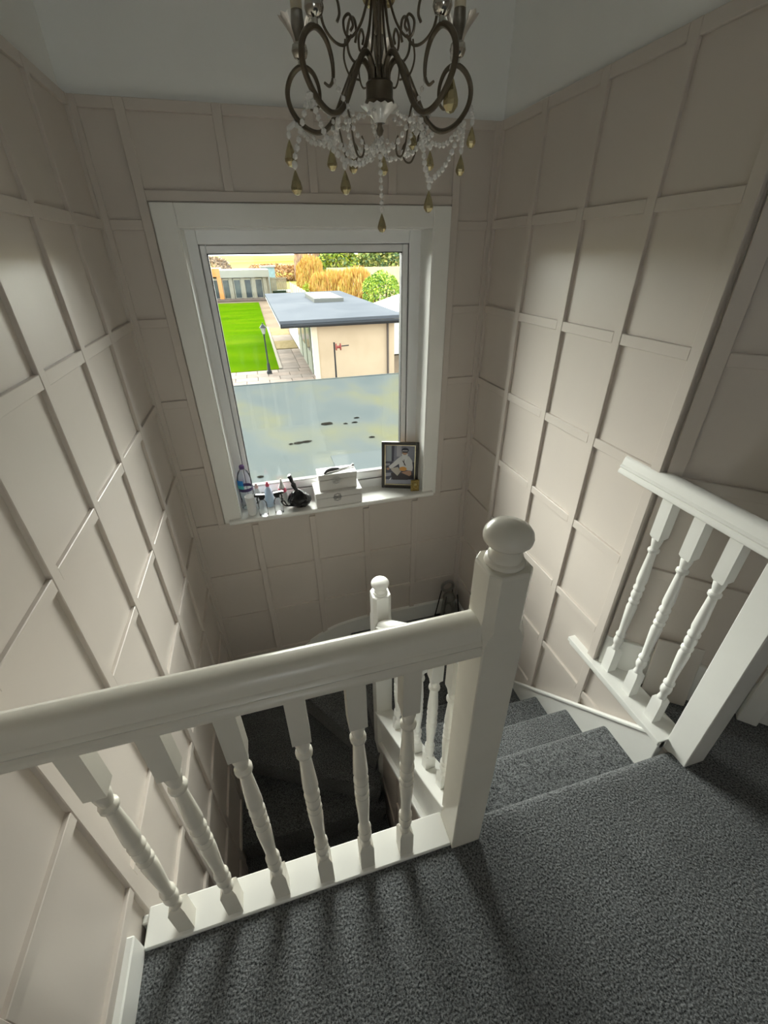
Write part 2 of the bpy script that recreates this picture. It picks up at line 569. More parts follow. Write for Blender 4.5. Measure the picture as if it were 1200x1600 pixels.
# inner string with its cap and lower moulding
ya, yb_ = 0.61, 1.53
def band(name, zt, zb, x0, x1, y0, y1, m=WHITE, bev=0.003, par=st):
    return prism(name, [(y0, strz(y0, zt)), (y1, strz(y1, zt)), (y1, strz(y1, zb)), (y0, strz(y0, zb))], 'x', x0, x1, m, par, bev)
band('string', 0.050, -0.285, 0.375, 0.422, ya, yb_)
cap = band('string_cap', 0.066, 0.044, 0.345, 0.447, ya, yb_, WHITE, 0.005)
band('string_moulding', -0.235, -0.265, 0.352, 0.38, ya, yb_, WHITE, 0.005)
band('string_moulding', -0.272, -0.292, 0.362, 0.38, ya, yb_, WHITE, 0.004)
# spandrel panelling below the inner string
bm = bmesh.new()
bm_prism(bm, [(0.55, strz(0.55, -0.285)), (1.53, strz(1.53, -0.285)), (1.53, -2.6), (0.55, -2.6)], 'x', 0.382, 0.41)
sp_ = obj_from_bm('spandrel', bm, PAINT, st)
for zt in (-0.72, -1.09, -1.42, -1.80):
    ys = max(0.55, 0.637 - (zt + 0.30) / SL)
    for a, b_ in ((0.55, 0.86), (0.90, 1.18), (1.22, 1.50)):
        a2 = a
        zcap = strz(b_, -0.30)
        if zt < strz(b_, -0.36):
            box('rail', 0.372, 0.385, a2, b_, zt - 0.034, zt, PAINT, sp_, 0.0015)
for yv in (0.86, 1.18):
    box('batten', 0.371, 0.385, yv, yv + 0.036, -2.6, strz(yv + 0.036, -0.30), PAINT, sp_, 0.0015)
# wall string, right wall
tz = [(0.612, 0.036), (0.640, 0.036), (1.52, -0.757), (1.575, -0.785), (1.63, -0.793), (1.63, -1.1), (1.5, -1.15), (0.612, -0.35)]
prism('wall_string', tz, 'x', XR - 0.024, XR + 0.004, WHITE, st, 0.004)
band('string_bead', 0.053, 0.036, XR - 0.030, XR - 0.01, 0.665, 1.52, WHITE, 0.003)
# left wall string along the lower flight
def lz(y): return -1.29 - 0.80 * (2.0 - y)
prism('wall_string', [(YB, -1.02), (2.15, -1.17), (1.9, -1.37), (0.3, lz(0.3)), (0.3, lz(0.3) - 0.4), (1.4, lz(1.4) - 0.4), (YB, -1.7)],
      'x', XL - 0.002, XL + 0.026, WHITE, st, 0.003)
# curved string on the window wall, sweeping down to the winders
top = catmull([(0.58, 0, -0.793), (0.515, 0, -0.795), (0.40, 0, -0.805), (0.252, 0, -0.832), (0.12, 0, -0.890), (-0.02, 0, -0.985), (-0.16, 0, -1.085), (-0.3, 0, -1.15), (XL, 0, -1.25)], 5)
prism('curved_string', [(p.x, p.z) for p in top] + [(XL, -1.7), (0.58, -1.2)], 'y', YB - 0.026, YB + 0.003, WHITE, st, 0)
bb_ = box('baseboard_back', 0.58, XR, YB - 0.026, YB + 0.003, HL - 0.02, -0.793, WHITE, None, 0.003)
tag(bb_, 'white skirting at the half landing under the window', kind='structure')
tag(box('baseboard_right', XR - 0.024, XR + 0.003, 1.60, YB - 0.026, HL - 0.02, -0.793, WHITE, None, 0.003), 'white skirting at the half landing on the right wall', kind='structure')
tag(box('baseboard_left', XL - 0.004, XL + 0.022, -2.35, 0.548, -0.005, 0.098, WHITE, None, 0.004), 'white skirting along the left wall of the landing', kind='structure')

# ------------------------------------------------------------------ balustrade pieces
BAL_PROF = [(0.0, 0.0), (0.0135, 0.0), (0.0165, 0.012), (0.0135, 0.022), (0.0125, 0.034), (0.0175, 0.046), (0.0195, 0.058), (0.0175, 0.072), (0.0125, 0.080),
            (0.019, 0.088), (0.019, 0.096), (0.0135, 0.104), (0.0150, 0.150), (0.0175, 0.205), (0.0190, 0.245), (0.0150, 0.262),
            (0.0195, 0.270), (0.0195, 0.278), (0.0150, 0.285), (0.0190, 0.300), (0.0190, 0.312), (0.0150, 0.326), (0.0195, 0.334), (0.0195, 0.342), (0.0150, 0.350),
            (0.0190, 0.372), (0.0175, 0.41), (0.0150, 0.46), (0.0130, 0.500), (0.0195, 0.508), (0.0195, 0.517), (0.0130, 0.524), (0.0170, 0.545), (0.0185, 0.557), (0.0135, 0.572), (0.0, 0.572)]
def bm_baluster(bm, x, y, z0, z1, slope=0.0, w=0.0205, lo=0.115, hi=0.165):
    """Square blocks at both ends, a turned shaft between; block ends follow the slope of the rails."""
    def block(za, zb, ea, eb):
        q = [(-w, -w), (w, -w), (w, w), (-w, w)]
        A = [bm.verts.new((x + a, y + b, za + (-slope * b if ea else 0))) for a, b in q]
        B = [bm.verts.new((x + a, y + b, zb + (-slope * b if eb else 0))) for a, b in q]
        t = 0.66
        cap_z = zb + 0.012 if ea else za - 0.012
        Cc = [bm.verts.new((x + a * t, y + b * t, cap_z)) for a, b in q]
        bm.faces.new(A[::-1]) if ea else bm.faces.new(B)
        for i in range(4):
            j = (i + 1) % 4
            bm.faces.new((A[i], A[j], B[j], B[i]))
            if ea: bm.faces.new((B[i], B[j], Cc[j], Cc[i]))
            else: bm.faces.new((Cc[i], Cc[j], A[j], A[i]))
        bm.faces.new(Cc) if ea else bm.faces.new(Cc[::-1])
    block(z0, z0 + lo, True, False)
    block(z1 - hi, z1, False, True)
    s = (z1 - hi - z0 - lo) / 0.572
    bm_lathe(bm, [(r_, z_ * s) for r_, z_ in BAL_PROF], (x, y, z0 + lo), 14)

def newel(name, x, y, half, z0, zt, m, parent, cap_r=0.046, ch0=None):
    bm = bmesh.new()
    def ring(z, h, c):
        pts = [(-h + c, -h), (h - c, -h), (h, -h + c), (h, h - c), (h - c, h), (-h + c, h), (-h, h - c), (-h, -h + c)]
        return [bm.verts.new((x + a, y + b, z)) for a, b in pts]
    e = 0.0025
    zc = ch0 if ch0 is not None else zt - 0.145
    rs = [ring(z0, half, e), ring(zc - 0.03, half, e), ring(zc - 0.012, half, half * 0.22), ring(zc + 0.004, half, half * 0.40),
          ring(zc + 0.03, half * 0.985, half * 0.36), ring(zt - 0.008, half * 0.985, half * 0.36), ring(zt - 0.002, half * 0.965, half * 0.36), ring(zt, half * 0.92, half * 0.34)]
    for a, b in zip(rs, rs[1:]):
        for k in range(8):
            bm.faces.new((a[k], a[(k + 1) % 8], b[(k + 1) % 8], b[k]))
    bm.faces.new(rs[0][::-1]); bm.faces.new(rs[-1])
    p = obj_from_bm(name, bm, m, parent)
    k = cap_r / 0.046
    prof = [(0.0, 0.0), (0.037, 0.0), (0.040, 0.005), (0.038, 0.011), (0.033, 0.014), (0.034, 0.021), (0.030, 0.028), (0.025, 0.033), (0.024, 0.039), (0.031, 0.043),
            (0.041, 0.048), (0.0465, 0.055), (0.0475, 0.063), (0.0455, 0.072), (0.039, 0.081), (0.028, 0.088), (0.014, 0.092), (0.0, 0.093)]
    lathe('newel_cap', [(r_ * k, z_ * k) for r_, z_ in prof], (x, y, zt - 0.001), m, p, 28)
    return p

_half = [(0.012, -0.0006), (0.022, -0.004), (0.0285, -0.011), (0.0325, -0.022), (0.0360, -0.038), (0.0400, -0.041), (0.0430, -0.046), (0.0415, -0.051), (0.0370, -0.054),
         (0.0430, -0.060), (0.0465, -0.067), (0.0450, -0.075), (0.036, -0.081)]
RAIL_PROF = [(0.0, 0.0)] + _half + [(-a, b) for a, b in reversed(_half)]
def rail_x(name, x0, x1, y, ztop, m, parent):
    return prism(name, [(y + a, ztop + b) for a, b in RAIL_PROF], 'x', x0, x1, m, parent, 0, True)
def rail_y(name, x, y0, z0, y1, z1, m, parent, k=1.0):
    bm = bmesh.new()
    A = [bm.verts.new((x + a * k, y0, z0 + b * k)) for a, b in RAIL_PROF]
    B = [bm.verts.new((x + a * k, y1, z1 + b * k)) for a, b in RAIL_PROF]
    n = len(A)
    bm.faces.new(A[::-1]); bm.faces.new(B)
    for i in range(n):
        bm.faces.new((A[i], A[(i + 1) % n], B[(i + 1) % n], B[i]))
    return obj_from_bm(name, bm, m, parent, True)

# landing balustrade
YL = 0.576
lb = empty('balustrade', (-0.1, YL, 0), 'long ivory landing balustrade with six turned balusters and a large newel post', 'balustrade')
newel('newel_post', 0.398, YL, 0.0475, -0.30, 1.086, CREAM, lb)
rail_x('handrail', XL - 0.008, 0.352, YL, 0.957, CREAM, lb)
box('base_rail', XL + 0.02, 0.352, 0.538, 0.632, -0.006, 0.012, WHITE, lb, 0.003)
box('fascia', XL + 0.0, 0.352, 0.600, 0.622, -0.26, -0.004, WHITE, lb, 0.003)
first = None
for x in (-0.428, -0.298, -0.166, -0.036, 0.087, 0.208):
    if first is None:
        bm = bmesh.new()
        bm_baluster(bm, x, YL - 0.006, 0.010, 0.880)
        first = obj_from_bm('baluster', bm, CREAM, lb, True)
        fx = x
    else:
        clone(first, (x - fx, 0, 0), lb)

# stair balustrade down to the half landing
sb = empty('stair_balustrade', (0.398, 1.05, -0.5), 'sloping white balustrade beside the upper flight, ending in a small newel', 'balustrade')
newel('newel_post', 0.398, 1.548, 0.0465, -2.0, 0.175, WHITE, sb, 0.043)
rail_y('handrail', 0.398, 0.620, 0.825, 1.505, 0.825 - SL * 0.885, WHITE, sb)
for y in (0.714, 0.847, 0.980, 1.113, 1.246):
    bm = bmesh.new()
    bm_baluster(bm, 0.398, y, strz(y, 0.060), 0.825 - SL * (y - 0.62) - 0.076, SL, 0.020, 0.075, 0.14)
    obj_from_bm('baluster', bm, WHITE, sb, True)

# side balustrade at the top of the flight
rb = empty('side_balustrade', (1.29, 0.8, 0), 'short white balustrade by the angled wall with three turned balusters', 'balustrade')
newel('newel_post', 1.300, 0.572, 0.0445, -0.25, 1.10, WHITE, rb)
rail_y('handrail', 1.252, 0.540, 0.966, 1.148, 0.966, WHITE, rb, 0.88)
prism('base_rail', [(1.210, 0.040), (1.330, 0.040), (1.330, -0.01), (1.226, -0.01), (1.226, 0.016), (1.210, 0.020)], 'y', 0.612, 1.146, WHITE, rb, 0.002)
first = None
for y in (0.702, 0.822, 0.945):
    if first is None:
        bm = bmesh.new()
        bm_baluster(bm, 1.265, y, 0.038, 0.900, 0, 0.0205)
        first = obj_from_bm('baluster', bm, WHITE, rb, True)
        fy = y
    else:
        clone(first, (0, y - fy, 0), rb)

# ------------------------------------------------------------------ window
wn_ = empty('window_1', (0.33, 2.55, 0.235), 'square white framed picture window over the stairs', kind='structure')
def frame4(name, x0, x1, z0, z1, wl_, wr_, wt_, wb_, y0, y1, m, parent, bev=0.004):
    bm = bmesh.new()
    bm_box(bm, x0, x0 + wl_, y0, y1, z0, z1, bev)
    bm_box(bm, x1 - wr_, x1, y0, y1, z0, z1, bev)
    bm_box(bm, x0 + wl_ - 0.001, x1 - wr_ + 0.001, y0, y1, z1 - wt_, z1, bev)
    bm_box(bm, x0 + wl_ - 0.001, x1 - wr_ + 0.001, y0, y1, z0, z0 + wb_, bev)
    return obj_from_bm(name, bm, m, parent)
box('casing', -0.352, WX0, YB - 0.022, YB + 0.012, 0.210, 1.797, WHITE, wn_, 0.003)
box('casing', WX1, 1.008, YB - 0.022, YB + 0.012, 0.210, 1.797, WHITE, wn_, 0.003)
box('casing', WX0, WX1, YB - 0.022, YB + 0.012, WZ1, 1.797, WHITE, wn_, 0.003)
bm = bmesh.new()
bm_box(bm, WX0 - 0.004, WX0 + 0.004, YB - 0.018, 2.60, 0.22, WZ1)
bm_box(bm, WX1 - 0.004, WX1 + 0.004, YB - 0.018, 2.60, 0.22, WZ1)
bm_box(bm, WX0, WX1, YB - 0.018, 2.60, WZ1 - 0.004, WZ1 + 0.004)
obj_from_bm('reveal_lining', bm, WHITE, wn_)
prism('window_sill', [(2.335, 0.214), (2.332, 0.222), (2.335, 0.231), (2.341, 0.235), (2.62, 0.235), (2.62, 0.208), (2.340, 0.208)], 'x', -0.325, 0.982, WHITE, wn_, 0, False)
frame4('window_frame', WX0, WX1, 0.232, WZ1, 0.052, 0.066, 0.062, 0.060, 2.535, 2.605, UPVC, wn_)
frame4('sash', WX0 + 0.053, WX1 - 0.067, 0.293, WZ1 - 0.063, 0.030, 0.034, 0.036, 0.052, 2.548, 2.598, UPVC, wn_)
frame4('frame_gap', WX0 + 0.0505, WX1 - 0.0645, 0.2905, WZ1 - 0.0605, 0.003, 0.003, 0.003, 0.003, 2.540, 2.590, mat('shadow_grey_seal', (0.20, 0.20, 0.20), 0.6), wn_, 0)
frame4('gasket', WX0 + 0.078, WX1 - 0.094, 0.338, WZ1 - 0.094, 0.0095, 0.0095, 0.0095, 0.0095, 2.553, 2.592, GASKET, wn_, 0)
box('pane', WX0 + 0.076, WX1 - 0.092, 2.558, 2.562, 0.336, WZ1 - 0.092, PANE, wn_)

# ------------------------------------------------------------------ picking real-world points along the camera rays of the survey
def at(px, py, Y):
    """The point seen at a photo pixel at depth Y (world y), from the calibrated camera."""
    v = _ray(px, py)
    w = Vector((_vx.dot(v), _vy.dot(v), _up.dot(v)))
    return Vector((0, 0, 1.6)) + w * (Y / w.y)

# ------------------------------------------------------------------ chandelier
BRONZE = mat('aged_bronze', (0.20, 0.17, 0.13), 0.32, 0.5, 0.9, var=0.25, vscale=40)
GOLDDROP = mat('champagne_gold_drop', (0.52, 0.44, 0.25), 0.16, 0.6, 0.75, var=0.2, vscale=60)
CANDLE = mat('ivory_candle_tube', (0.62, 0.56, 0.43), 0.5)
CHROME = mat('polished_nickel', (0.55, 0.53, 0.48), 0.12, 0.5, 1.0)
CC = Vector((0.343, 1.25, 0))
ch = empty('chandelier', (CC.x, CC.y, CEIL), 'five-arm bronze chandelier with crystal beads and gold drops', 'chandelier')
lathe('ceiling_rose', [(0, 0), (0.012, 0), (0.05, 0.03), (0.055, 0.045), (0, 0.045)], (CC.x, CC.y, CEIL - 0.045), BRONZE, ch, 20)
lathe('stem', [(0.0, 0), (0.006, 0), (0.006, 0.10), (0.010, 0.12), (0.006, 0.14), (0.006, 0.30), (0.014, 0.32), (0.006, 0.34), (0.006, 0.60), (0, 0.60)], (CC.x, CC.y, 1.93), BRONZE, ch, 12)
bm = bmesh.new()
bm_lathe(bm, [(0, 0), (0.030, 0.0), (0.033, 0.006), (0.030, 0.012), (0.030, 0.036), (0.026, 0.040), (0, 0.040)], (CC.x, CC.y, 1.886), 24)
for k in range(10):
    a = 2 * PI * k / 10
    bm_lathe(bm, [(0, 0), (0.0058, 0), (0.0058, 0.022), (0.003, 0.026), (0, 0.026)], (CC.x + 0.018 * math.cos(a), CC.y + 0.018 * math.sin(a), 1.922), 8)
obj_from_bm('hub', bm, BRONZE, ch, True)
def fluted_cup(name, c, r0, r1, h, parent, n=12, seg=48, lip=0.05, m=None):
    bm = bmesh.new()
    rings = []
    steps = 6
    for i in range(steps + 1):
        t = i / steps
        r = r0 + (r1 - r0) * (t ** 1.5)
        row = []
        for k in range(seg):
            a = 2 * PI * k / seg
            rr = r * (1 + lip * t * math.cos(n * a))
            row.append(bm.verts.new((c[0] + rr * math.cos(a), c[1] + rr * math.sin(a), c[2] + h * t + 0.05 * h * t * math.cos(n * a))))
        rings.append(row)
    for a, b in zip(rings, rings[1:]):
        for k in range(seg):
            bm.faces.new((a[k], a[(k + 1) % seg], b[(k + 1) % seg], b[k]))
    bm.faces.new(rings[0][::-1])
    return obj_from_bm(name, bm, m, parent, True)
fluted_cup('crystal_dish', (CC.x, CC.y, 1.856), 0.012, 0.042, 0.028, ch, 16, 64, 0.05, CRYSTAL)
lathe('finial', [(0, 0), (0.006, 0.004), (0.009, 0.012), (0.005, 0.02), (0.008, 0.028), (0, 0.03)], (CC.x, CC.y, 1.832), BRONZE, ch, 12)

ARM_A = [math.radians(k) for k in (3, 75, 147, 215, 294)]
def pol(a, r, z): return Vector((CC.x + r * math.cos(a), CC.y + r * math.sin(a), z))
for a in ARM_A:
    bm = bmesh.new()
    P = catmull([pol(a, r, z) for r, z in ((0.020, 1.925), (0.022, 1.945), (0.036, 1.962), (0.056, 1.955), (0.085, 1.912), (0.115, 1.868), (0.150, 1.850), (0.188, 1.862),
                                           (0.218, 1.893), (0.226, 1.925), (0.213, 1.952), (0.186, 1.966), (0.160, 1.955), (0.146, 1.930), (0.145, 1.904), (0.156, 1.890), (0.170, 1.892))], 5)
    bm_tube(bm, P, lambda t: 0.0058 if t < 0.65 else 0.0058 - 0.0035 * (t - 0.65) / 0.35, 9)
    P = catmull([pol(a, r, z) for r, z in ((0.110, 1.876), (0.098, 1.845), (0.090, 1.812), (0.078, 1.790), (0.062, 1.792), (0.056, 1.812), (0.064, 1.826))], 5)
    bm_tube(bm, P, 0.0022, 6)
    arm = obj_from_bm('arm', bm, BRONZE, ch, True)
    q = pol(a, 0.186, 1.968)
    lathe('drip_ball', [(0, 0), (0.006, 0.0), (0.006, 0.008), (0.014, 0.012), (0.0185, 0.022), (0.016, 0.032), (0.010, 0.037), (0, 0.037)], q, CHROME, arm, 18)
    fluted_cup('bobeche', (q.x, q.y, q.z + 0.034), 0.012, 0.040, 0.040, arm, 12, 48, 0.06, GLASSW)
    lathe('candle_sleeve', [(0, 0), (0.0125, 0), (0.0145, 0.03), (0.0125, 0.05), (0, 0.05)], (q.x, q.y, q.z + 0.036), BRONZE, arm, 14)
    lathe('candle', [(0, 0), (0.0125, 0), (0.0125, 0.085), (0.006, 0.09), (0, 0.09)], (q.x, q.y, q.z + 0.085), CANDLE, arm, 14)
for k in range(5):
    a = ARM_A[k] + math.radians(36)
    bm = bmesh.new()
    P = catmull([pol(a, r, z) for r, z in ((0.010, 2.24), (0.012, 2.14), (0.018, 2.07), (0.034, 2.02), (0.056, 1.992), (0.072, 1.992), (0.076, 2.012), (0.064, 2.022), (0.056, 2.008), (0.062, 1.998))], 5)
    bm_tube(bm, P, 0.0026, 6)
    P = catmull([pol(a, r, z) for r, z in ((0.060, 1.992), (0.076, 1.976), (0.098, 1.980), (0.118, 2.000), (0.122, 2.028), (0.108, 2.050), (0.090, 2.044), (0.084, 2.022), (0.090, 2.008))], 5)
    bm_tube(bm, P, 0.0028, 6)
    P = catmull([pol(a, r, z) for r, z in ((0.074, 1.985), (0.078, 1.955), (0.066, 1.93), (0.045, 1.925))], 5)
    bm_tube(bm, P, 0.0020, 6)
    P = catmull([pol(a, r, z) for r, z in ((0.008, 2.20), (0.014, 2.06), (0.024, 1.99), (0.040, 1.955))], 5)
    bm_tube(bm, P, 0.0026, 6)
    obj_from_bm('scroll', bm, BRONZE, ch, True)

def string_of(points, n, r=0.0064, name='bead_string'):
    P = catmull(points, 8)
    L = [0.0]
    for p, q in zip(P, P[1:]): L.append(L[-1] + (q - p).length)
    bm = bmesh.new()
    for i in range(n):
        d = L[-1] * (i + 0.5) / n
        j = max(k for k in range(len(L)) if L[k] <= d + 1e-9)
        j = min(j, len(P) - 2)
        t = (d - L[j]) / max(1e-9, L[j + 1] - L[j])
        bm_ball(bm, P[j].lerp(P[j + 1], t), r * (0.92 + 0.16 * random.random()), 1, 0, 1.1)
    bm_tube(bm, P, 0.0006, 4)
    obj_from_bm(name, bm, CRYSTAL, ch)

def drop(p, big=1.0, bead=True):
    """Pear drop with its tip at p (bottom)."""
    bm = bmesh.new()
    k = big
    bm_lathe(bm, [(0, 0), (0.006 * k, 0.002 * k), (0.0115 * k, 0.009 * k), (0.0118 * k, 0.014 * k), (0.0085 * k, 0.025 * k), (0.004 * k, 0.036 * k), (0.0012, 0.042 * k), (0, 0.043 * k)], p, 8)
    o = obj_from_bm('gold_drop', bm, GOLDDROP, ch)
    if bead:
        lathe('bead', [(0, 0), (0.0045, 0.003), (0.006, 0.008), (0.0045, 0.013), (0, 0.016)], p + Vector((0, 0, 0.043 * k)), CRYSTAL, o, 8)
    return p + Vector((0, 0, 0.058 * k))
# centre chain and drop
top = drop(at(597, 364, 1.25), 0.95)
string_of([top, Vector((CC.x, CC.y, 1.78)), Vector((CC.x, CC.y, 1.834))], 9, 0.0062)
OUT = [pol(a, 0.214, 1.872) for a in ARM_A]            # 0 right, 1 back, 2 left back, 3 front left, 4 front right
LOW = [pol(a, 0.135, 1.846) for a in ARM_A]
def swag(A, B, px, py, Y, na, nb, big=1.0):
    t = drop(at(px, py, Y), big)
    def sag(P, Q): return (P * 0.5 + Q * 0.5) - Vector((0, 0, 0.022))
    string_of([A, sag(A, t), t], na)
    string_of([t, sag(t, B), B], nb)
swag(OUT[0], LOW[4], 669, 333, 1.16, 11, 10)
swag(OUT[3], Vector((CC.x, CC.y, 1.826)), 541, 305, 1.13, 11, 10)
swag(OUT[2], LOW[3], 520, 268, 1.24, 9, 8)
swag(OUT[0], OUT[1], 671, 268, 1.36, 9, 9)
swag(OUT[1], OUT[2], 553, 272, 1.40, 11, 11)
swag(LOW[4], LOW[0], 645, 236, 1.26, 7, 7, 0.9)
def hang(A, px, py, Y, n, big=1.0):
    t = drop(at(px, py, Y), big)
    string_of([A, A.lerp(t, 0.5), t], n)
hang(OUT[3], 465, 306, 1.115, 8)
hang(OUT[0], 718, 276, 1.262, 6)
hang(OUT[2], 456, 262, 1.36, 6, 1.25)
hang(pol(ARM_A[0], 0.225, 1.90), 735, 233, 1.27, 4)
hang(pol(ARM_A[4], 0.220, 1.93), 703, 178, 1.07, 4, 1.35)
hang(LOW[1], 600, 275, 1.42, 4)
# strands from the arms to the hub
for k in range(5):
    A = pol(ARM_A[k], 0.150, 1.905); B = pol(ARM_A[k] + 0.5, 0.040, 1.872)
    M_ = A.lerp(B, 0.5) - Vector((0, 0, 0.035))
    string_of([A, M_, B], 9, 0.005)
    A = pol(ARM_A[k], 0.120, 1.86); B = pol(ARM_A[(k + 1) % 5], 0.120, 1.86)
    M_ = (A + B) * 0.5; M_ = Vector((CC.x + (M_.x - CC.x) * 0.55, CC.y + (M_.y - CC.y) * 0.55, 1.80))
    string_of([A, A.lerp(M_, 0.55) - Vector((0, 0, 0.02)), M_, B.lerp(M_, 0.55) - Vector((0, 0, 0.02)), B], 16, 0.0055)
    drop(pol(ARM_A[k] + 0.6, 0.034, 2.045), 1.3, False)

# ------------------------------------------------------------------ things on the sill
SZ = 0.2352
BOXW = mat('white_lacquer', (0.64, 0.63, 0.61), 0.4, 0.4)
SILVER = mat('silver_metal', (0.66, 0.66, 0.66), 0.3, 0.5, 0.45)
DARKSIL = mat('dull_pewter', (0.34, 0.34, 0.34), 0.4, 0.5, 0.5)
def keepsake_box(x0, x1, y0, y1, z0, z1, label, em_mat, split):
    e = empty('keepsake_box', ((x0 + x1) / 2, (y0 + y1) / 2, z0), label, 'box', 'white keepsake boxes on the sill')
    zs = z0 + (z1 - z0) * split
    box('box_body', x0, x1, y0, y1, z0, zs - 0.001, BOXW, e, 0.002)
    box('box_lid', x0 - 0.0015, x1 + 0.0015, y0 - 0.0015, y1 + 0.0015, zs + 0.001, z1, BOXW, e, 0.003)
    # knotwork emblem in relief on the front
    bm = bmesh.new()
    cx, cz = (x0 + x1) / 2 - 0.012, (z0 + z1) / 2 + 0.012
    for k in range(4):
        pts = []
        for i in range(25):
            t = 2 * PI * i / 24
            rr = 0.021 * (0.55 + 0.45 * math.cos(2 * t + k * PI / 2))
            pts.append((cx + rr * math.cos(t + k * PI / 4), y0 - 0.004, cz + rr * math.sin(t + k * PI / 4)))
        bm_tube(bm, pts, 0.0026, 5)
    ringp = [(cx + 0.024 * math.cos(2 * PI * i / 24) * (1 + 0.12 * math.cos(8 * 2 * PI * i / 24)), y0 - 0.0035, cz + 0.024 * math.sin(2 * PI * i / 24) * (1 + 0.12 * math.cos(8 * 2 * PI * i / 24))) for i in range(25)]
    bm_tube(bm, ringp, 0.0024, 5)
    obj_from_bm('emblem', bm, em_mat, e, True)
    return e
keepsake_box(0.205, 0.497, 2.348, 2.515, SZ, 0.334, 'larger white box on the sill under another white box', DARKSIL, 0.62)
keepsake_box(0.236, 0.474, 2.378, 2.485, 0.3345, 0.442, 'smaller white box on top of the larger white box', SILVER, 0.66)
ut = empty('slim_utensil', (0.36, 2.42, 0.4425), 'slim dark and silver object with a curved end on the top white box', 'utensil')
bm = bmesh.new()
bm_tube(bm, catmull([(0.275, 2.392, 0.446), (0.292, 2.408, 0.453), (0.315, 2.418, 0.4545), (0.342, 2.424, 0.4535), (0.372, 2.428, 0.451)], 5), lambda t: 0.004 + 0.0075 * math.sin(PI * min(1, 0.1 + t * 0.75)), 8)
obj_from_bm('grip', bm, mat('dark_horn', (0.035, 0.035, 0.04), 0.3), ut, True)
bm = bmesh.new()
bm_tube(bm, catmull([(0.368, 2.427, 0.4485), (0.40, 2.434, 0.4475), (0.44, 2.444, 0.4475), (0.462, 2.452, 0.4485)], 5), lambda t: 0.0058 - 0.002 * t, 8)
obj_from_bm('shaft', bm, SILVER, ut, True)
bm = bmesh.new()
bm_ball(bm, Vector((0.467, 2.454, 0.4525)), 0.0095, 2)
obj_from_bm('knob', bm, DARKSIL, ut, True)

# photo in a frame, leaning against the window
PL, PR_ = Vector((0.674, 2.514, SZ)), Vector((0.902, 2.428, SZ))
pu = (PR_ - PL); PW = pu.length; pu.normalize()
pn = Vector((pu.y, -pu.x, 0))                                   # towards the room
tilt = math.radians(7)
pv = Vector((0, 0, math.cos(tilt))) - pn * math.sin(tilt)
pw = pu.cross(pv) * 1.0
if pw.dot(pn) < 0: pw = -pw
MP = Matrix.Identity(4)
for i in range(3):
    MP[i][0], MP[i][1], MP[i][2], MP[i][3] = pu[i], pv[i], pw[i], PL[i]
PH = 0.318
pf = empty('picture_frame', (PL + PR_) / 2, 'dark framed photograph of a seated bearded man on the sill', 'picture frame')
FRM = mat('black_brown_frame', (0.022, 0.017, 0.013), 0.3)
GILT = mat('pale_gilt', (0.75, 0.66, 0.45), 0.25, 0.5, 0.6)
def framebox(name, ins, w, d0, d1, m, parent, bev):
    bm = bmesh.new()
    a, b_, c_, d_ = ins, PW - ins, ins, PH - ins
    for q in ((a, a + w, c_, d_), (b_ - w, b_, c_, d_), (a + w, b_ - w, c_, c_ + w), (a + w, b_ - w, d_ - w, d_)):
        bm_box(bm, q[0], q[1], q[2], q[3], d0, d1, bev, MP)
    return obj_from_bm(name, bm, m, parent)
framebox('moulding', 0.0, 0.020, 0.001, 0.020, FRM, pf, 0.002)
framebox('gilt_slip', 0.0195, 0.006, 0.001, 0.014, GILT, pf, 0.001)
bm = bmesh.new()
cols = [(0.20, 0.21, 0.27), (0.30, 0.34, 0.37), (0.055, 0.06, 0.09), (0.015, 0.018, 0.04), (0.42, 0.25, 0.17), (0.70, 0.71, 0.72), (0.62, 0.63, 0.64), (0.62, 0.30, 0.06), (0.48, 0.45, 0.40), (0.03, 0.02, 0.025), (0.30, 0.31, 0.38), (0.40, 0.40, 0.46)]
pm = [mat('print_ink_%d' % i, c_, 0.35) for i, c_ in enumerate(cols)]
x0_, y0_ = 0.0255, 0.0255
w_, h_ = PW - 0.051, PH - 0.051
layer = [0.004]
def shape(pts, mi):
    layer[0] += 0.00025
    vs = [bm.verts.new(MP @ Vector((x0_ + (p[0] - 200) / 660.0 * w_, y0_ + (1150 - p[1]) / 880.0 * h_, layer[0]))) for p in pts]
    f = bm.faces.new(vs)
    f.material_index = mi
def oval(cx, cy, rx, ry, mi, n=16):
    shape([(cx + rx * math.cos(2 * PI * k / n), cy + ry * math.sin(2 * PI * k / n)) for k in range(n)], mi)
shape([(200, 270), (860, 270), (860, 1150), (200, 1150)], 0)
shape([(215, 270), (335, 270), (335, 620), (215, 620)], 1)
shape([(335, 270), (400, 270), (385, 620), (335, 640)], 2)
shape([(450, 270), (560, 270), (560, 520), (450, 520)], 11)
shape([(200, 640), (860, 640), (860, 1060), (200, 1060)], 2)
shape([(200, 680), (300, 670), (300, 720), (200, 735)], 10)
shape([(200, 900), (330, 890), (320, 960), (200, 985)], 10)
shape([(200, 1050), (860, 1040), (860, 1150), (200, 1150)], 10)
shape([(320, 900), (820, 880), (840, 1010), (700, 1050), (360, 1055)], 9)
shape([(560, 500), (480, 560), (270, 750), (300, 800), (350, 790), (505, 680), (520, 800), (740, 830), (810, 840), (825, 760), (800, 600), (730, 505)], 6)
shape([(320, 790), (480, 755), (560, 850), (470, 960), (330, 830)], 8)
shape([(560, 880), (720, 830), (800, 850), (750, 960), (600, 900)], 4)
oval(600, 795, 85, 50, 7)
shape([(580, 605), (600, 605), (665, 715), (650, 725)], 9)
shape([(565, 450), (705, 450), (700, 560), (640, 645), (585, 560)], 5)
oval(635, 425, 58, 50, 4)
shape([(585, 400), (700, 400), (700, 425), (585, 425)], 9)
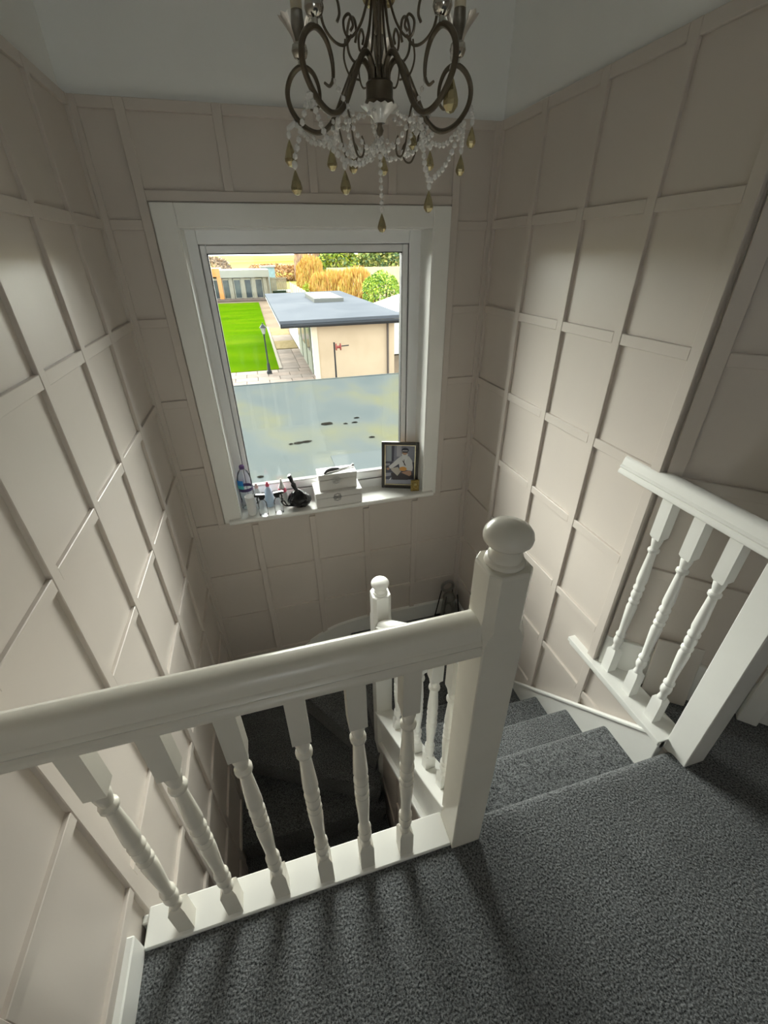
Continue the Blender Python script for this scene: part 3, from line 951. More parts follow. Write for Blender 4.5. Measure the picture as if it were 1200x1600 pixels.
oval(645, 368, 80, 55, 3)
shape([(580, 375), (700, 375), (695, 388), (585, 390)], 5)
oval(765, 905, 30, 40, 4)
oval(255, 800, 35, 28, 4)
shape([(285, 1060), (320, 1000), (335, 1010), (300, 1065)], 5)
obj_from_bm('print', bm, pm[0], pf, mats=pm)
box('backing', 0.004, PW - 0.004, 0.004, PH - 0.004, -0.003, 0.003, mat('brown_card', (0.16, 0.11, 0.07), 0.8), pf, 0, MP)
stq = MP.copy()
prism('stand_leg', [(0, 0), (0.02, 0), (0.02, 0.2), (0, 0.2)], 'x', 0, 0.002, FRM, pf)
pf.children[-1].location = (PL + PR_) / 2 + Vector((0.03, 0.012, 0.0))

# small gold plaque
MQ = frame((0.842, 2.400, SZ), (0.985, -0.17, 0), (-0.17, -0.985, 0))
gp = empty('gold_plaque', (0.87, 2.39, SZ), 'tiny gold plaque in front of the framed photograph', 'plaque')
GOLDM = mat('stamped_gold', (0.42, 0.31, 0.10), 0.3, 0.5, 0.85, var=0.5, vscale=120, bump=0.4, bscale=300)
box('plate', 0, 0.056, 0.0, 0.082, 0.0, 0.010, GOLDM, gp, 0.002, MQ)
bm = bmesh.new()
for q in ((0.004, 0.007, 0.004, 0.078), (0.049, 0.052, 0.004, 0.078), (0.007, 0.049, 0.004, 0.007), (0.007, 0.049, 0.075, 0.078)):
    bm_box(bm, q[0], q[1], q[2], q[3], 0.009, 0.012, 0, MQ)
bm_lathe(bm, [(0, 0), (0.012, 0), (0.010, 0.003), (0, 0.003)], (0, 0, 0), 14, MQ @ Matrix.Translation((0.028, 0.050, 0.009)))
obj_from_bm('raised_border', bm, mat('bright_gold', (0.70, 0.54, 0.22), 0.25, 0.5, 0.9), gp)

# black carrier bag, knotted
bg_ = empty('plastic_bag', (0.105, 2.40, SZ), 'small black plastic bag tied in a knot beside the white boxes', 'bag')
BAGM = mat('black_polythene', (0.006, 0.006, 0.007), 0.22, 0.6, bump=0.6, bscale=55)
bm = bmesh.new()
bmesh.ops.create_icosphere(bm, subdivisions=4, radius=1.0)
for v in bm.verts:
    d = v.co.normalized()
    n1 = noise.noise(d * 2.2 + Vector((3, 1, 5))); n2 = abs(noise.noise(d * 6.0)); n3 = abs(noise.noise(d * 13.0))
    r_ = 1 + 0.16 * n1 - 0.16 * n2 + 0.06 * n3
    t = max(0, d.z)
    p = Vector((d.x * 0.072 * (1 - 0.55 * t * t), d.y * 0.055 * (1 - 0.5 * t * t), 0))* r_
    z = 0.055 + d.z * 0.058 * r_
    z = max(0.0, z) + (0.02 * max(0, d.z) ** 4)
    v.co = Vector((0.112, 2.405, SZ)) + p + Vector((-0.012 * (z / 0.1), 0, z))
obj_from_bm('bag_body', bm, BAGM, bg_, True)
bm = bmesh.new()
P = catmull([Vector((0.095, 2.402, SZ + 0.10)), at(463, 768, 2.405), at(456, 752, 2.41), at(451, 743, 2.41)], 6)
vs = bm_tube(bm, P, lambda t: 0.018 - 0.008 * math.sin(PI * min(1, t * 1.6)) if t < 0.6 else 0.0105 + 0.006 * (t - 0.6), 12)
for v in vs:
    v.co += 0.004 * noise.noise_vector(v.co * 60)
obj_from_bm('bag_neck', bm, BAGM, bg_, True)
bm = bmesh.new()
P = catmull([Vector((0.07, 2.372, SZ + 0.045)), at(450, 790, 2.36), at(444, 783, 2.36), at(440, 784, 2.36), at(446, 790, 2.355), Vector((0.065, 2.37, SZ + 0.03))], 5)
bm_tube(bm, P, 0.0045, 6)
obj_from_bm('bag_handle', bm, BAGM, bg_, True)

# bottles
BLACKP = mat('black_plastic', (0.012, 0.012, 0.013), 0.35)
WHITEP = mat('white_plastic', (0.78, 0.78, 0.78), 0.4)
LIQ = mat('milky_liquid', (0.80, 0.82, 0.84), 0.2, 0.5, trans=0.5)
def spray(x, y, h, face, label):
    e = empty('spray_bottle', (x, y, SZ), label, 'spray bottle', 'clear spray bottles on the sill')
    lathe('bottle_body', [(0, 0), (0.024, 0.0), (0.027, 0.006), (0.027, 0.05), (0.025, 0.058), (0.027, 0.066), (0.025, 0.085), (0.016, 0.10), (0.011, 0.108), (0.011, 0.118), (0, 0.118)], (x, y, SZ), CLEAR, e, 20)
    lathe('collar', [(0, 0), (0.0125, 0), (0.0125, 0.014), (0.009, 0.017), (0, 0.017)], (x, y, SZ + 0.110), BLACKP, e, 14)
    bm = bmesh.new()
    s = face
    bm_prism(bm, [(x - s * 0.022, SZ + 0.126), (x - s * 0.022, SZ + 0.142), (x + s * 0.030, SZ + 0.147), (x + s * 0.040, SZ + 0.143), (x + s * 0.040, SZ + 0.135), (x + s * 0.016, SZ + 0.130), (x + s * 0.010, SZ + 0.112), (x - s * 0.012, SZ + 0.112)], 'y', y - 0.010, y + 0.010)
    hd = obj_from_bm('trigger_head', bm, BLACKP, e)
    bm = bmesh.new()
    bm_tube(bm, catmull([(x + s * 0.020, y, SZ + 0.132), (x + s * 0.026, y, SZ + 0.112), (x + s * 0.024, y, SZ + 0.098), (x + s * 0.030, y, SZ + 0.086)], 4), 0.004, 6)
    obj_from_bm('trigger', bm, BLACKP, hd, True)
spray(-0.118, 2.362, 0.14, -1, 'clear spray bottle with black trigger beside the white cup')
spray(-0.024, 2.366, 0.14, 1, 'clear spray bottle with black trigger beside the black bag')
e = empty('water_bottle', (-0.205, 2.488, SZ), 'clear water bottle with a purple cap in the window corner', 'bottle')
lathe('bottle_body', [(0, 0), (0.036, 0), (0.043, 0.008), (0.043, 0.05), (0.041, 0.058), (0.043, 0.066), (0.043, 0.19), (0.040, 0.215), (0.030, 0.245), (0.016, 0.262), (0.013, 0.272), (0.013, 0.28), (0, 0.28)], (-0.205, 2.488, SZ), CLEAR, e, 24)
lathe('cap', [(0, 0), (0.0155, 0), (0.0155, 0.018), (0.012, 0.022), (0, 0.022)], (-0.205, 2.488, SZ + 0.268), mat('purple_plastic', (0.09, 0.045, 0.16), 0.35), e, 18)
bm = bmesh.new()
def label_band(a0, a1, z0, z1, r, mi):
    n = 12
    A = [bm.verts.new((-0.205 + r * math.cos(a0 + (a1 - a0) * k / n), 2.488 + r * math.sin(a0 + (a1 - a0) * k / n), SZ + z0)) for k in range(n + 1)]
    B = [bm.verts.new((-0.205 + r * math.cos(a0 + (a1 - a0) * k / n), 2.488 + r * math.sin(a0 + (a1 - a0) * k / n), SZ + z1)) for k in range(n + 1)]
    for k in range(n):
        f = bm.faces.new((A[k], A[k + 1], B[k + 1], B[k])); f.material_index = mi
label_band(-PI, PI, 0.128, 0.148, 0.0436, 0)
label_band(-PI * 1.05, -PI * 0.55, 0.152, 0.205, 0.0436, 1)
label_band(-PI * 1.05, -PI * 0.55, 0.148, 0.170, 0.0440, 2)
obj_from_bm('label', bm, None, e, True, mats=[mat('violet_print', (0.07, 0.04, 0.14), 0.4), mat('blue_print', (0.02, 0.22, 0.62), 0.4), mat('aqua_print', (0.10, 0.55, 0.55), 0.4)])
e = empty('white_cup', (-0.186, 2.395, SZ), 'plain white plastic beaker beside the window jamb', 'cup')
lathe('cup_body', [(0, 0), (0.024, 0), (0.026, 0.004), (0.029, 0.120), (0.031, 0.123), (0.029, 0.126), (0.026, 0.122), (0.023, 0.006), (0, 0.006)], (-0.186, 2.395, SZ), WHITEP, e, 22)
def squeeze(x, y, prof, cap_prof, cz, body, capm, label, lab=None):
    e = empty('squeeze_bottle', (x, y, SZ), label, 'bottle', 'small bottles behind the spray bottles')
    lathe('bottle_body', prof, (x, y, SZ), body, e, 18)
    lathe('cap', cap_prof, (x, y, SZ + cz), capm, e, 14)
    if lab:
        lathe('label', lab[0], (x, y, SZ), lab[1], e, 18)
PINK = mat('pink_plastic', (0.70, 0.10, 0.18), 0.4)
PALEP = mat('pale_pink_plastic', (0.78, 0.56, 0.56), 0.4)
TRL = mat('frosted_plastic', (0.75, 0.77, 0.79), 0.35, 0.5, alpha=0.72)
TRB = mat('pale_blue_liquid_bottle', (0.55, 0.68, 0.80), 0.25, 0.5, alpha=0.8)
bp_ = [(0, 0), (0.022, 0), (0.026, 0.006), (0.026, 0.085), (0.022, 0.110), (0.011, 0.132), (0.010, 0.145), (0, 0.145)]
cp_ = [(0, 0), (0.0115, 0), (0.0115, 0.012), (0.007, 0.018), (0.006, 0.030), (0, 0.031)]
squeeze(-0.141, 2.462, bp_, cp_, 0.140, TRL, PALEP, 'frosted bottle with a pale pink cap behind the spray bottles')
squeeze(-0.075, 2.468, bp_, cp_, 0.140, TRB, PINK, 'pale blue bottle with a bright pink cap behind the spray bottles')
squeeze(0.010, 2.462, [(0, 0), (0.025, 0), (0.029, 0.006), (0.029, 0.07), (0.026, 0.10), (0.017, 0.132), (0.012, 0.142), (0, 0.142)], [(0, 0), (0.012, 0), (0.011, 0.010), (0.006, 0.022), (0.004, 0.040), (0, 0.042)], 0.141, WHITEP, WHITEP,
        'white bottle with a pointed cap and pink label behind the spray bottles', ([(0.0275, 0.094), (0.0262, 0.1005), (0.0225, 0.116), (0.0215, 0.119)], PINK))

# ------------------------------------------------------------------ half landing ornament and leaning board
GLASSD = mat('smoky_glass', (0.35, 0.34, 0.31), 0.08, 0.6, trans=0.6, ior=1.45)
lan = empty('glass_lantern', (1.135, 2.275, HL), 'dark glass lantern with a round top in the half landing corner', 'lantern')
lx, ly = 1.135, 2.275
bm = bmesh.new()
for sx, sy in ((-1, -1), (1, -1), (1, 1), (-1, 1)):
    bm_tube(bm, [(lx + sx * 0.075, ly + sy * 0.075, HL), (lx + sx * 0.045, ly + sy * 0.045, HL + 0.30)], 0.005, 6)
bm_box(bm, lx - 0.08, lx + 0.08, ly - 0.08, ly + 0.08, HL, HL + 0.014, 0.002)
obj_from_bm('cage', bm, mat('dark_iron', (0.03, 0.028, 0.026), 0.5, 0.5, 0.6), lan)
lathe('glass_body', [(0, 0), (0.055, 0), (0.062, 0.02), (0.052, 0.16), (0.045, 0.22), (0.05, 0.235), (0.038, 0.265), (0.012, 0.285), (0, 0.287)], (lx, ly, HL + 0.014), GLASSD, lan, 20)
bm = bmesh.new()
bm_tube(bm, [(lx - 0.01 + 0.045 * math.cos(2 * PI * k / 20), ly + 0.02, HL + 0.345 + 0.045 * math.sin(2 * PI * k / 20)) for k in range(21)], 0.012, 8)
obj_from_bm('ring_handle', bm, mat('dull_nickel', (0.32, 0.31, 0.29), 0.3, 0.5, 0.9), lan, True)
bm = bmesh.new()
B0, B1 = Vector((1.333, 0.824, 0.002)), Vector((1.462, 0.729, 0.002))
bu = (B1 - B0).normalized()
T0 = A0 + dU * 0.15 + dW * 0.020; T0.z = 0.275
bvv = (T0 - B0); bvv -= bu * bvv.dot(bu); bl = bvv.length; bvv.normalize()
bwv = bu.cross(bvv)
MBd = Matrix.Identity(4)
for i in range(3):
    MBd[i][0], MBd[i][1], MBd[i][2], MBd[i][3] = bu[i], bvv[i], bwv[i], B0[i]
bd = box('leaning_board', 0, (B1 - B0).length, 0, bl, 0.0, 0.012, mat('off_white_board', (0.62, 0.58, 0.54), 0.5), None, 0.002, MBd)
tag(bd, 'small off-white board leaning against the angled wall behind the balusters', 'board')

# ------------------------------------------------------------------ outside: flat roof below the window
G = -2.80
def ramp_mat(name, stops, scale, rough=0.9, detail=6, dist=0.0, stretch=(1, 1, 1), spec=0.0, bump=0.0):
    m = bpy.data.materials.new(name)
    m.use_nodes = True
    nt = m.node_tree
    b = nt.nodes['Principled BSDF']
    b.inputs['Roughness'].default_value = rough
    b.inputs['Specular IOR Level'].default_value = spec
    g = nt.nodes.new('ShaderNodeNewGeometry')
    mp = nt.nodes.new('ShaderNodeMapping')
    mp.inputs['Scale'].default_value = stretch
    n = nt.nodes.new('ShaderNodeTexNoise')
    n.inputs['Scale'].default_value = scale
    n.inputs['Detail'].default_value = detail
    n.inputs['Distortion'].default_value = dist
    r = nt.nodes.new('ShaderNodeValToRGB')
    els = r.color_ramp.elements
    els[0].position, els[0].color = stops[0][0], (*stops[0][1], 1)
    els[1].position, els[1].color = stops[-1][0], (*stops[-1][1], 1)
    for p, c_ in stops[1:-1]:
        e_ = els.new(p); e_.color = (*c_, 1)
    nt.links.new(g.outputs['Position'], mp.inputs['Vector'])
    nt.links.new(mp.outputs[0], n.inputs['Vector'])
    nt.links.new(n.outputs['Fac'], r.inputs['Fac'])
    nt.links.new(r.outputs['Color'], b.inputs['Base Color'])
    if bump:
        bp = nt.nodes.new('ShaderNodeBump')
        bp.inputs['Strength'].default_value = bump
        nt.links.new(n.outputs['Fac'], bp.inputs['Height'])
        nt.links.new(bp.outputs['Normal'], b.inputs['Normal'])
    return m
FELT = ramp_mat('weathered_grey_felt', [(0.30, (0.052, 0.062, 0.064)), (0.46, (0.062, 0.070, 0.069)), (0.55, (0.072, 0.076, 0.062)), (0.68, (0.086, 0.084, 0.046))], 0.9, 0.9, 8, 0.4, (1, 0.7, 1), 0.0)
FELT2 = ramp_mat('newer_grey_felt', [(0.35, (0.060, 0.070, 0.074)), (0.65, (0.068, 0.076, 0.076))], 2.0, 0.9, 8, 0.3, (1, 1, 1), 0.0)
fr = empty('flat_roof', (1, 5, -0.35), 'grey felt flat roof just below the window', 'roof')
box('roof_deck', -4.0, 5.6, 2.70, 7.95, -0.55, -0.345, FELT, fr, 0.01)
box('felt_strip', 0.60, 1.35, 2.72, 4.45, -0.350, -0.336, FELT2, fr, 0.002)
box('roof_edge', -4.0, 5.6, 7.93, 7.98, -0.62, -0.338, FELT, fr, 0.003)
random.seed(3)
LEAFB = mat('dead_leaf', (0.012, 0.011, 0.009), 1.0, 0.0)
for px, py, s, dlab in ((510, 662, 0.10, 'largest dark debris clump near the middle of the flat roof'), (557, 653, 0.04, 'upper of two dark debris specks right of the largest clump'),
                        (554, 660, 0.04, 'lower of two dark debris specks right of the largest clump'), (467, 692, 0.06, 'dark debris clump in the middle of the lower row of three'),
                        (479, 690, 0.06, 'right end debris clump of the lower row of three'), (455, 694, 0.03, 'small left end debris speck of the lower row of three'),
                        (407, 745, 0.04, 'dark debris speck above the bottles at the window corner'), (540, 662, 0.03, 'faint debris speck just right of the largest clump'),
                        (581, 683, 0.04, 'debris speck above the framed photograph on the flat roof')):
    v = _ray(px, py); w = Vector((_vx.dot(v), _vy.dot(v), _up.dot(v)))
    p = Vector((0, 0, 1.6)) + w * ((-0.342 - 1.6) / w.z)
    bm = bmesh.new()
    n = 7
    c0 = bm.verts.new(p + Vector((0, 0, 0.014)))
    ring = [bm.verts.new(p + Vector((s * (0.7 + 0.6 * random.random()) * math.cos(2 * PI * k / n), s * 0.55 * (0.7 + 0.6 * random.random()) * math.sin(2 * PI * k / n), 0.004))) for k in range(n)]
    for k in range(n): bm.faces.new((c0, ring[k], ring[(k + 1) % n]))
    bm.faces.new(ring[::-1])
    tag(obj_from_bm('leaf_clump', bm, LEAFB), dlab, 'debris', 'debris on the flat roof')

# ------------------------------------------------------------------ garden
def plane(name, x0, x1, y0, y1, z, m, th=0.1):
    return box(name, x0, x1, y0, y1, z - th, z, m)
SOIL = ramp_mat('garden_ground', [(0.35, (0.13, 0.10, 0.075)), (0.65, (0.17, 0.135, 0.10))], 0.4)
tag(plane('ground', -60, 80, 2.7, 70, G - 0.06, SOIL, 0.3), 'garden ground beyond the house', kind='structure')
GRASS = ramp_mat('lawn_grass', [(0.30, (0.030, 0.070, 0.001)), (0.50, (0.040, 0.088, 0.0013)), (0.70, (0.062, 0.102, 0.002))], 0.5, 1.0, 9, 0.3, (0.4, 1.3, 1), 0.0, 0.15)
lw = plane('lawn', -16, 0.76, 20.35, 54.0, G + 0.03, GRASS, 0.12)
tag(lw, 'bright green mown lawn', 'lawn', kind='stuff')
SLAB = [mat('sandstone_slab_%d' % i, c_, 0.95, 0.0, var=0.15, vscale=2.5) for i, c_ in enumerate(((0.225, 0.185, 0.160), (0.245, 0.205, 0.178), (0.205, 0.175, 0.155)))]
pt = empty('floor_patio', (0, 14, G), 'pinkish stone paving beside the lawn', kind='structure')
proto = {}
def slab(x, y, i, w=0.88, d=0.58):
    if i not in proto:
        proto[i] = box('slab', x, x + w, y, y + d, G - 0.05, G + 0.012, SLAB[i], pt, 0.006)
        proto[(i, 'p')] = (x, y)
    else:
        p0 = proto[(i, 'p')]
        clone(proto[i], (x - p0[0], y - p0[1], 0), pt)
random.seed(11)
for j in range(5):
    for i in range(9):
        slab(-5.6 + 0.9 * i + 0.45 * (j % 2), 17.35 + 0.6 * j, random.randrange(3))
for j in range(8):
    for i in range(2):
        slab(0.80 + 0.9 * i, 20.4 + 0.6 * j, random.randrange(3), )
GRAVEL = ramp_mat('buff_gravel', [(0.35, (0.17, 0.135, 0.075)), (0.65, (0.24, 0.19, 0.11))], 6, 0.95)
tag(plane('gravel_bed', 0.92, 2.1, 25.4, 28.0, G + 0.02, GRAVEL), 'buff gravel bed between lawn and garage', 'gravel', kind='stuff')
tag(plane('gravel_bed', 0.92, 2.1, 30.2, 33.5, G + 0.02, GRAVEL), 'second buff gravel bed further along the garage', 'gravel', kind='stuff')
tag(plane('path', 0.92, 2.1, 28.0, 30.2, G + 0.015, SLAB[1]), 'paved strip between the gravel beds', kind='structure')
tag(box('lawn_edging', 0.76, 0.90, 20.4, 34.0, G - 0.02, G + 0.06, mat('pale_kerb', (0.22, 0.20, 0.17), 0.9, 0.0)), 'pale kerb along the lawn', 'kerb')

# garage
RENDER = ramp_mat('cream_render', [(0.30, (0.50, 0.385, 0.265)), (0.55, (0.56, 0.435, 0.305)), (0.75, (0.53, 0.41, 0.285))], 0.8, 0.9, 8, 0.3)
WREND = mat('white_render', (0.80, 0.78, 0.72), 0.9, var=0.05)
GREYR = ramp_mat('grey_garage_roof', [(0.32, (0.082, 0.089, 0.102)), (0.55, (0.098, 0.105, 0.118)), (0.72, (0.110, 0.116, 0.128))], 0.35, 0.9, 7, 0.5, (1, 1, 1), 0.0)
DARKG = mat('dark_grey_trim', (0.030, 0.032, 0.036), 0.6, 0.2)
ga = empty('garage', (3.9, 24, G), 'cream rendered garage with a grey flat roof and skylight', 'building')
box('wall', 2.15, 5.47, 18.08, 18.30, G, -0.62, RENDER, ga)
box('wall', 2.15, 2.35, 18.30, 31.0, G, -0.62, WREND, ga)
box('wall', 5.30, 5.47, 18.30, 31.0, G, -0.62, RENDER, ga)
box('corner_trim', 2.09, 2.30, 18.03, 18.10, G, -0.62, mat('pale_stone', (0.72, 0.62, 0.46), 0.9), ga, 0.005)
for y in (19.0, 20.9, 22.8):
    d_ = box('side_door', 2.10, 2.16, y, y + 1.5, G, -0.85, mat('green_grey_door', (0.13, 0.14, 0.10), 0.5), ga, 0.005)
    box('door_glass', 2.09, 2.105, y + 0.2, y + 1.3, G + 0.9, -1.0, mat('dark_glass', (0.03, 0.04, 0.05), 0.1), d_)
rf = prism('roof', [(0.88, -0.60), (5.75, -0.56), (5.75, -0.44), (0.88, -0.48)], 'y', 17.55, 31.6, GREYR, ga, 0.01)
box('fascia', 0.90, 5.73, 17.58, 17.66, -0.74, -0.585, DARKG, ga, 0.005)
box('fascia', 0.90, 0.98, 17.66, 31.5, -0.72, -0.600, mat('pale_fascia', (0.32, 0.33, 0.33), 0.6), ga, 0.005)
bm = bmesh.new()
bm_tube(bm, [(0.95, 17.52, -0.66), (5.75, 17.52, -0.62)], 0.06, 8)
obj_from_bm('gutter', bm, DARKG, ga, True)
bm = bmesh.new()
bm_tube(bm, [(5.16, 17.98, -0.66), (5.16, 17.98, G)], 0.045, 8)
obj_from_bm('downpipe', bm, mat('brown_pipe', (0.08, 0.06, 0.05), 0.6), ga, True)
sk = box('skylight', 3.05, 4.55, 24.0, 28.0, -0.48, -0.28, mat('pale_grey_kerb', (0.16, 0.16, 0.145), 0.8, 0.0), ga, 0.01)
box('skylight_glass', 3.12, 4.48, 24.1, 27.9, -0.30, -0.265, mat('skylight_glass', (0.13, 0.14, 0.14), 0.3, 0.2), sk, 0.005)

# standpipe with red tap in front of the garage
sp2 = empty('standpipe', (2.85, 17.5, G), 'thin dark post with a small red reel by the garage wall', 'standpipe')
lathe('post', [(0, 0), (0.035, 0), (0.03, 1.45), (0.04, 1.48), (0, 1.5)], (2.85, 17.5, G), DARKG, sp2, 10)
REDP = mat('faded_red_plastic', (0.30, 0.06, 0.05), 0.5)
bm = bmesh.new()
bm_lathe(bm, [(0, -0.10), (0.13, -0.10), (0.13, -0.07), (0.05, -0.06), (0.05, 0.06), (0.13, 0.07), (0.13, 0.10), (0, 0.10)], (0, 0, 0), 14, Matrix.Translation((3.00, 17.45, -1.48)) @ Matrix.Rotation(PI / 2, 4, 'Y'))
obj_from_bm('reel', bm, REDP, sp2, True)
bm = bmesh.new()
bm_tube(bm, [(3.05, 17.45, -1.46), (3.42, 17.45, -1.44)], 0.02, 6)
obj_from_bm('bar', bm, DARKG, sp2, True)

# lamp post
lp = empty('lamp_post', (0.295, 19.67, G), 'dark lamp post at the edge of the lawn', 'lamp post')
lathe('post', [(0, 0), (0.11, 0), (0.11, 0.12), (0.07, 0.16), (0.06, 0.42), (0.035, 0.46), (0.030, 1.55), (0.05, 1.58), (0.03, 1.62), (0, 1.62)], (0.295, 19.67, G), DARKG, lp, 12)
lathe('lantern_glass', [(0, 0), (0.06, 0), (0.12, 0.24), (0, 0.24)], (0.295, 19.67, G + 1.62), mat('lantern_glass', (0.30, 0.30, 0.27), 0.2), lp, 6)
lathe('lantern_cap', [(0, 0), (0.15, 0), (0.07, 0.10), (0.02, 0.14), (0.02, 0.19), (0, 0.2)], (0.295, 19.67, G + 1.86), DARKG, lp, 8)

# garden room
CLAD = mat('grey_timber_cladding', (0.27, 0.25, 0.19), 0.8, var=0.15, vscale=3)
ORNG = mat('orange_cedar', (0.62, 0.27, 0.08), 0.7, var=0.1, vscale=3)
ROOMG = mat('dark_blue_glazing', (0.045, 0.055, 0.075), 0.12, 0.5, col2=(0.10, 0.12, 0.12), vscale=1.3)
gr = empty('garden_room', (-1, 60, G), 'low grey clad garden room with tall windows at the end of the lawn', 'building')
box('wall', -9, 2.32, 59.0, 64.0, G, -0.5, CLAD, gr)
box('parapet', -3.0, 2.42, 58.3, 64.2, -0.52, 0.24, mat('grey_fascia_panel', (0.30, 0.295, 0.25), 0.7, var=0.1, vscale=1.0), gr, 0.01)
box('orange_parapet', -9, -3.0, 58.3, 64.2, -0.40, 0.42, ORNG, gr, 0.01)
box('orange_post', -3.42, -2.95, 58.32, 58.9, G, -0.40, ORNG, gr, 0.01)
for x0, x1 in ((-4.1, -3.45), (-2.85, -2.25), (-1.62, -0.98), (-0.42, 0.22), (0.80, 1.48)):
    f = box('window', x0 - 0.08, x1 + 0.08, 58.86, 59.02, G + 0.02, -0.62, mat('pale_window_frame', (0.60, 0.57, 0.46), 0.6), gr, 0.01)
    box('glazing', x0, x1, 58.82, 58.88, G + 0.18, -0.78, ROOMG, f)
for x0 in (-2.2, -0.88, 0.32, 1.62):
    box('pillar', x0, x0 + 0.42, 58.5, 59.0, G, -0.52, CLAD, gr, 0.01)
box('deck', -9, 2.6, 56.4, 59.0, G - 0.05, G + 0.12, mat('weathered_deck', (0.15, 0.118, 0.10), 0.9, 0.0, var=0.2, vscale=2), gr, 0.01)

# fences
FENCE = mat('weathered_fence_board', (0.36, 0.32, 0.22), 0.85, var=0.2, vscale=2)
FENCEL = mat('pale_fence_board', (0.62, 0.53, 0.32), 0.85, var=0.15, vscale=2)
def fence(name_label, pts, h, m, n_boards):
    A, B = Vector(pts[0]), Vector(pts[1])
    e = empty('garden_fence', (A + B) / 2, name_label, 'fence')
    d = (B - A); L_ = d.length; d.normalize()
    Mf = frame(A, d, (-d.y, d.x, 0)) if True else None
    bm = bmesh.new()
    w = L_ / n_boards
    for k in range(n_boards):
        bm_box(bm, k * w + 0.01, (k + 1) * w - 0.01, 0, h + 0.02 * math.sin(k * 2.3), -0.012, 0.012, 0, Mf)
    o = obj_from_bm('boards', bm, m, e); o['kind'] = 'stuff'
    k = 0
    while k * 2.4 < L_ + 0.1:
        box('post', k * 2.4 - 0.06, k * 2.4 + 0.06, 0, h + 0.06, -0.07, 0.05, m, e, 0.005, Mf)
        k += 1
    box('fence_rail', 0, L_, h * 0.9, h * 0.94, -0.05, -0.012, m, e, 0, Mf)
fence('grey wooden fence beside the garden room', [(2.75, 64.0, G), (4.75, 64.0, G)], 2.0, FENCE, 16)
fence('pale wooden fence running along the side of the garden', [(4.47, 34.0, G), (4.47, 56.0, G)], 1.80, FENCEL, 140)
tag(box('clipped_box_hedge', 2.8, 4.5, 62.6, 63.4, G, G + 0.55, mat('dark_hedge', (0.02, 0.04, 0.015), 0.9, var=0.4, vscale=6), None, 0.06, seg=2), 'low dark green hedge in front of the grey fence', 'hedge')
sh = empty('blue_shed', (2.75, 66.5, G), 'pale blue shed behind the garden room', 'shed')
box('wall', 1.85, 3.55, 66.0, 68.0, G, 0.30, mat('pale_blue_boards', (0.28, 0.42, 0.46), 0.7, var=0.2, vscale=3), sh)
box('shed_roof', 1.7, 3.7, 65.8, 68.2, 0.30, 0.46, mat('pale_shed_roof', (0.33, 0.32, 0.28), 0.7), sh, 0.01)
box('shed_door', 2.0, 2.7, 65.96, 66.02, G, 0.0, mat('white_shed_door', (0.33, 0.34, 0.33), 0.7), sh, 0.005)

# neighbour's white wall at the right edge
nb = empty('white_outbuilding', (9, 24, G), 'white rendered outbuilding beyond the garage', 'building')
box('wall', 6.35, 12, 22.0, 26.0, G, -0.95, WREND, nb)
prism('roof', [(6.1, -0.95), (9.2, -0.10), (12.3, -0.95), (12.3, -1.05), (6.1, -1.05)], 'y', 21.7, 26.3, mat('white_sheet_roof', (0.45, 0.45, 0.46), 0.5), nb, 0.01)

# hedges, shrubs and trees
def foliage(name, label, cat, base, size, n, leaf, cols, seed, vertical=False, group=None, trunk=True, droop=0.0):
    random.seed(seed)
    e = empty(name, base, label, cat, group)
    bm = bmesh.new()
    ms = [mat('%s_leaf_%d' % (name, i) + str(seed), c_, 0.7, 0.2) for i, c_ in enumerate(cols)]
    bx, by, bz = base
    sx, sy, sz = size
    for k in range(n):
        u = Vector((random.uniform(-1, 1), random.uniform(-1, 1), random.uniform(-1, 1)))
        if u.length > 1: u.normalize()
        rr = max(0.35, u.length) ** 0.35
        u = u.normalized() * rr
        bulge = 1 + 0.18 * noise.noise(Vector((u.x * 2 + seed, u.y * 2, u.z * 2)))
        p = Vector((bx + u.x * sx * bulge, by + u.y * sy * bulge, bz + sz + u.z * sz * bulge))
        p.z = max(p.z, bz + 0.03)
        s = leaf * random.uniform(0.6, 1.4)
        if vertical:
            a = Vector((random.uniform(-0.25, 0.25), random.uniform(-0.25, 0.25), 1)).normalized() * s * 2.6
            b_ = Vector((random.uniform(-1, 1), random.uniform(-1, 1), 0)).normalized() * s * 0.35
        else:
            a = Vector((random.uniform(-1, 1), random.uniform(-1, 1), random.uniform(-0.6, 0.6))).normalized() * s
            b_ = a.cross(Vector((random.uniform(-1, 1), random.uniform(-1, 1), random.uniform(-1, 1)))).normalized() * s * 0.5
        v = [bm.verts.new(p - a), bm.verts.new(p + b_), bm.verts.new(p + a), bm.verts.new(p - b_)]
        f = bm.faces.new(v); f.material_index = random.randrange(len(ms))
    me_o = obj_from_bm('foliage', bm, None, e, mats=ms)
    me_o['kind'] = 'stuff'
    if trunk:
        bm = bmesh.new()
        for k in range(5):
            dx = random.uniform(-0.5, 0.5) * sx
            bm_tube(bm, [(bx + dx * 0.4, by, bz), (bx + dx, by + random.uniform(-0.3, 0.3) * sy, bz + sz * 1.3)], 0.05, 5)
        obj_from_bm('stems', bm, mat('bark_brown', (0.10, 0.065, 0.04), 0.9), e, True)
OR = [(0.62, 0.35, 0.09), (0.52, 0.27, 0.08), (0.68, 0.43, 0.14), (0.48, 0.33, 0.07), (0.55, 0.42, 0.10)]
YG = [(0.34, 0.40, 0.04), (0.44, 0.46, 0.06), (0.22, 0.32, 0.04)]
GN = [(0.22, 0.34, 0.04), (0.34, 0.46, 0.05), (0.10, 0.19, 0.05), (0.42, 0.50, 0.10)]
DG = [(0.17, 0.24, 0.07), (0.26, 0.31, 0.08), (0.34, 0.34, 0.11), (0.12, 0.19, 0.09)]
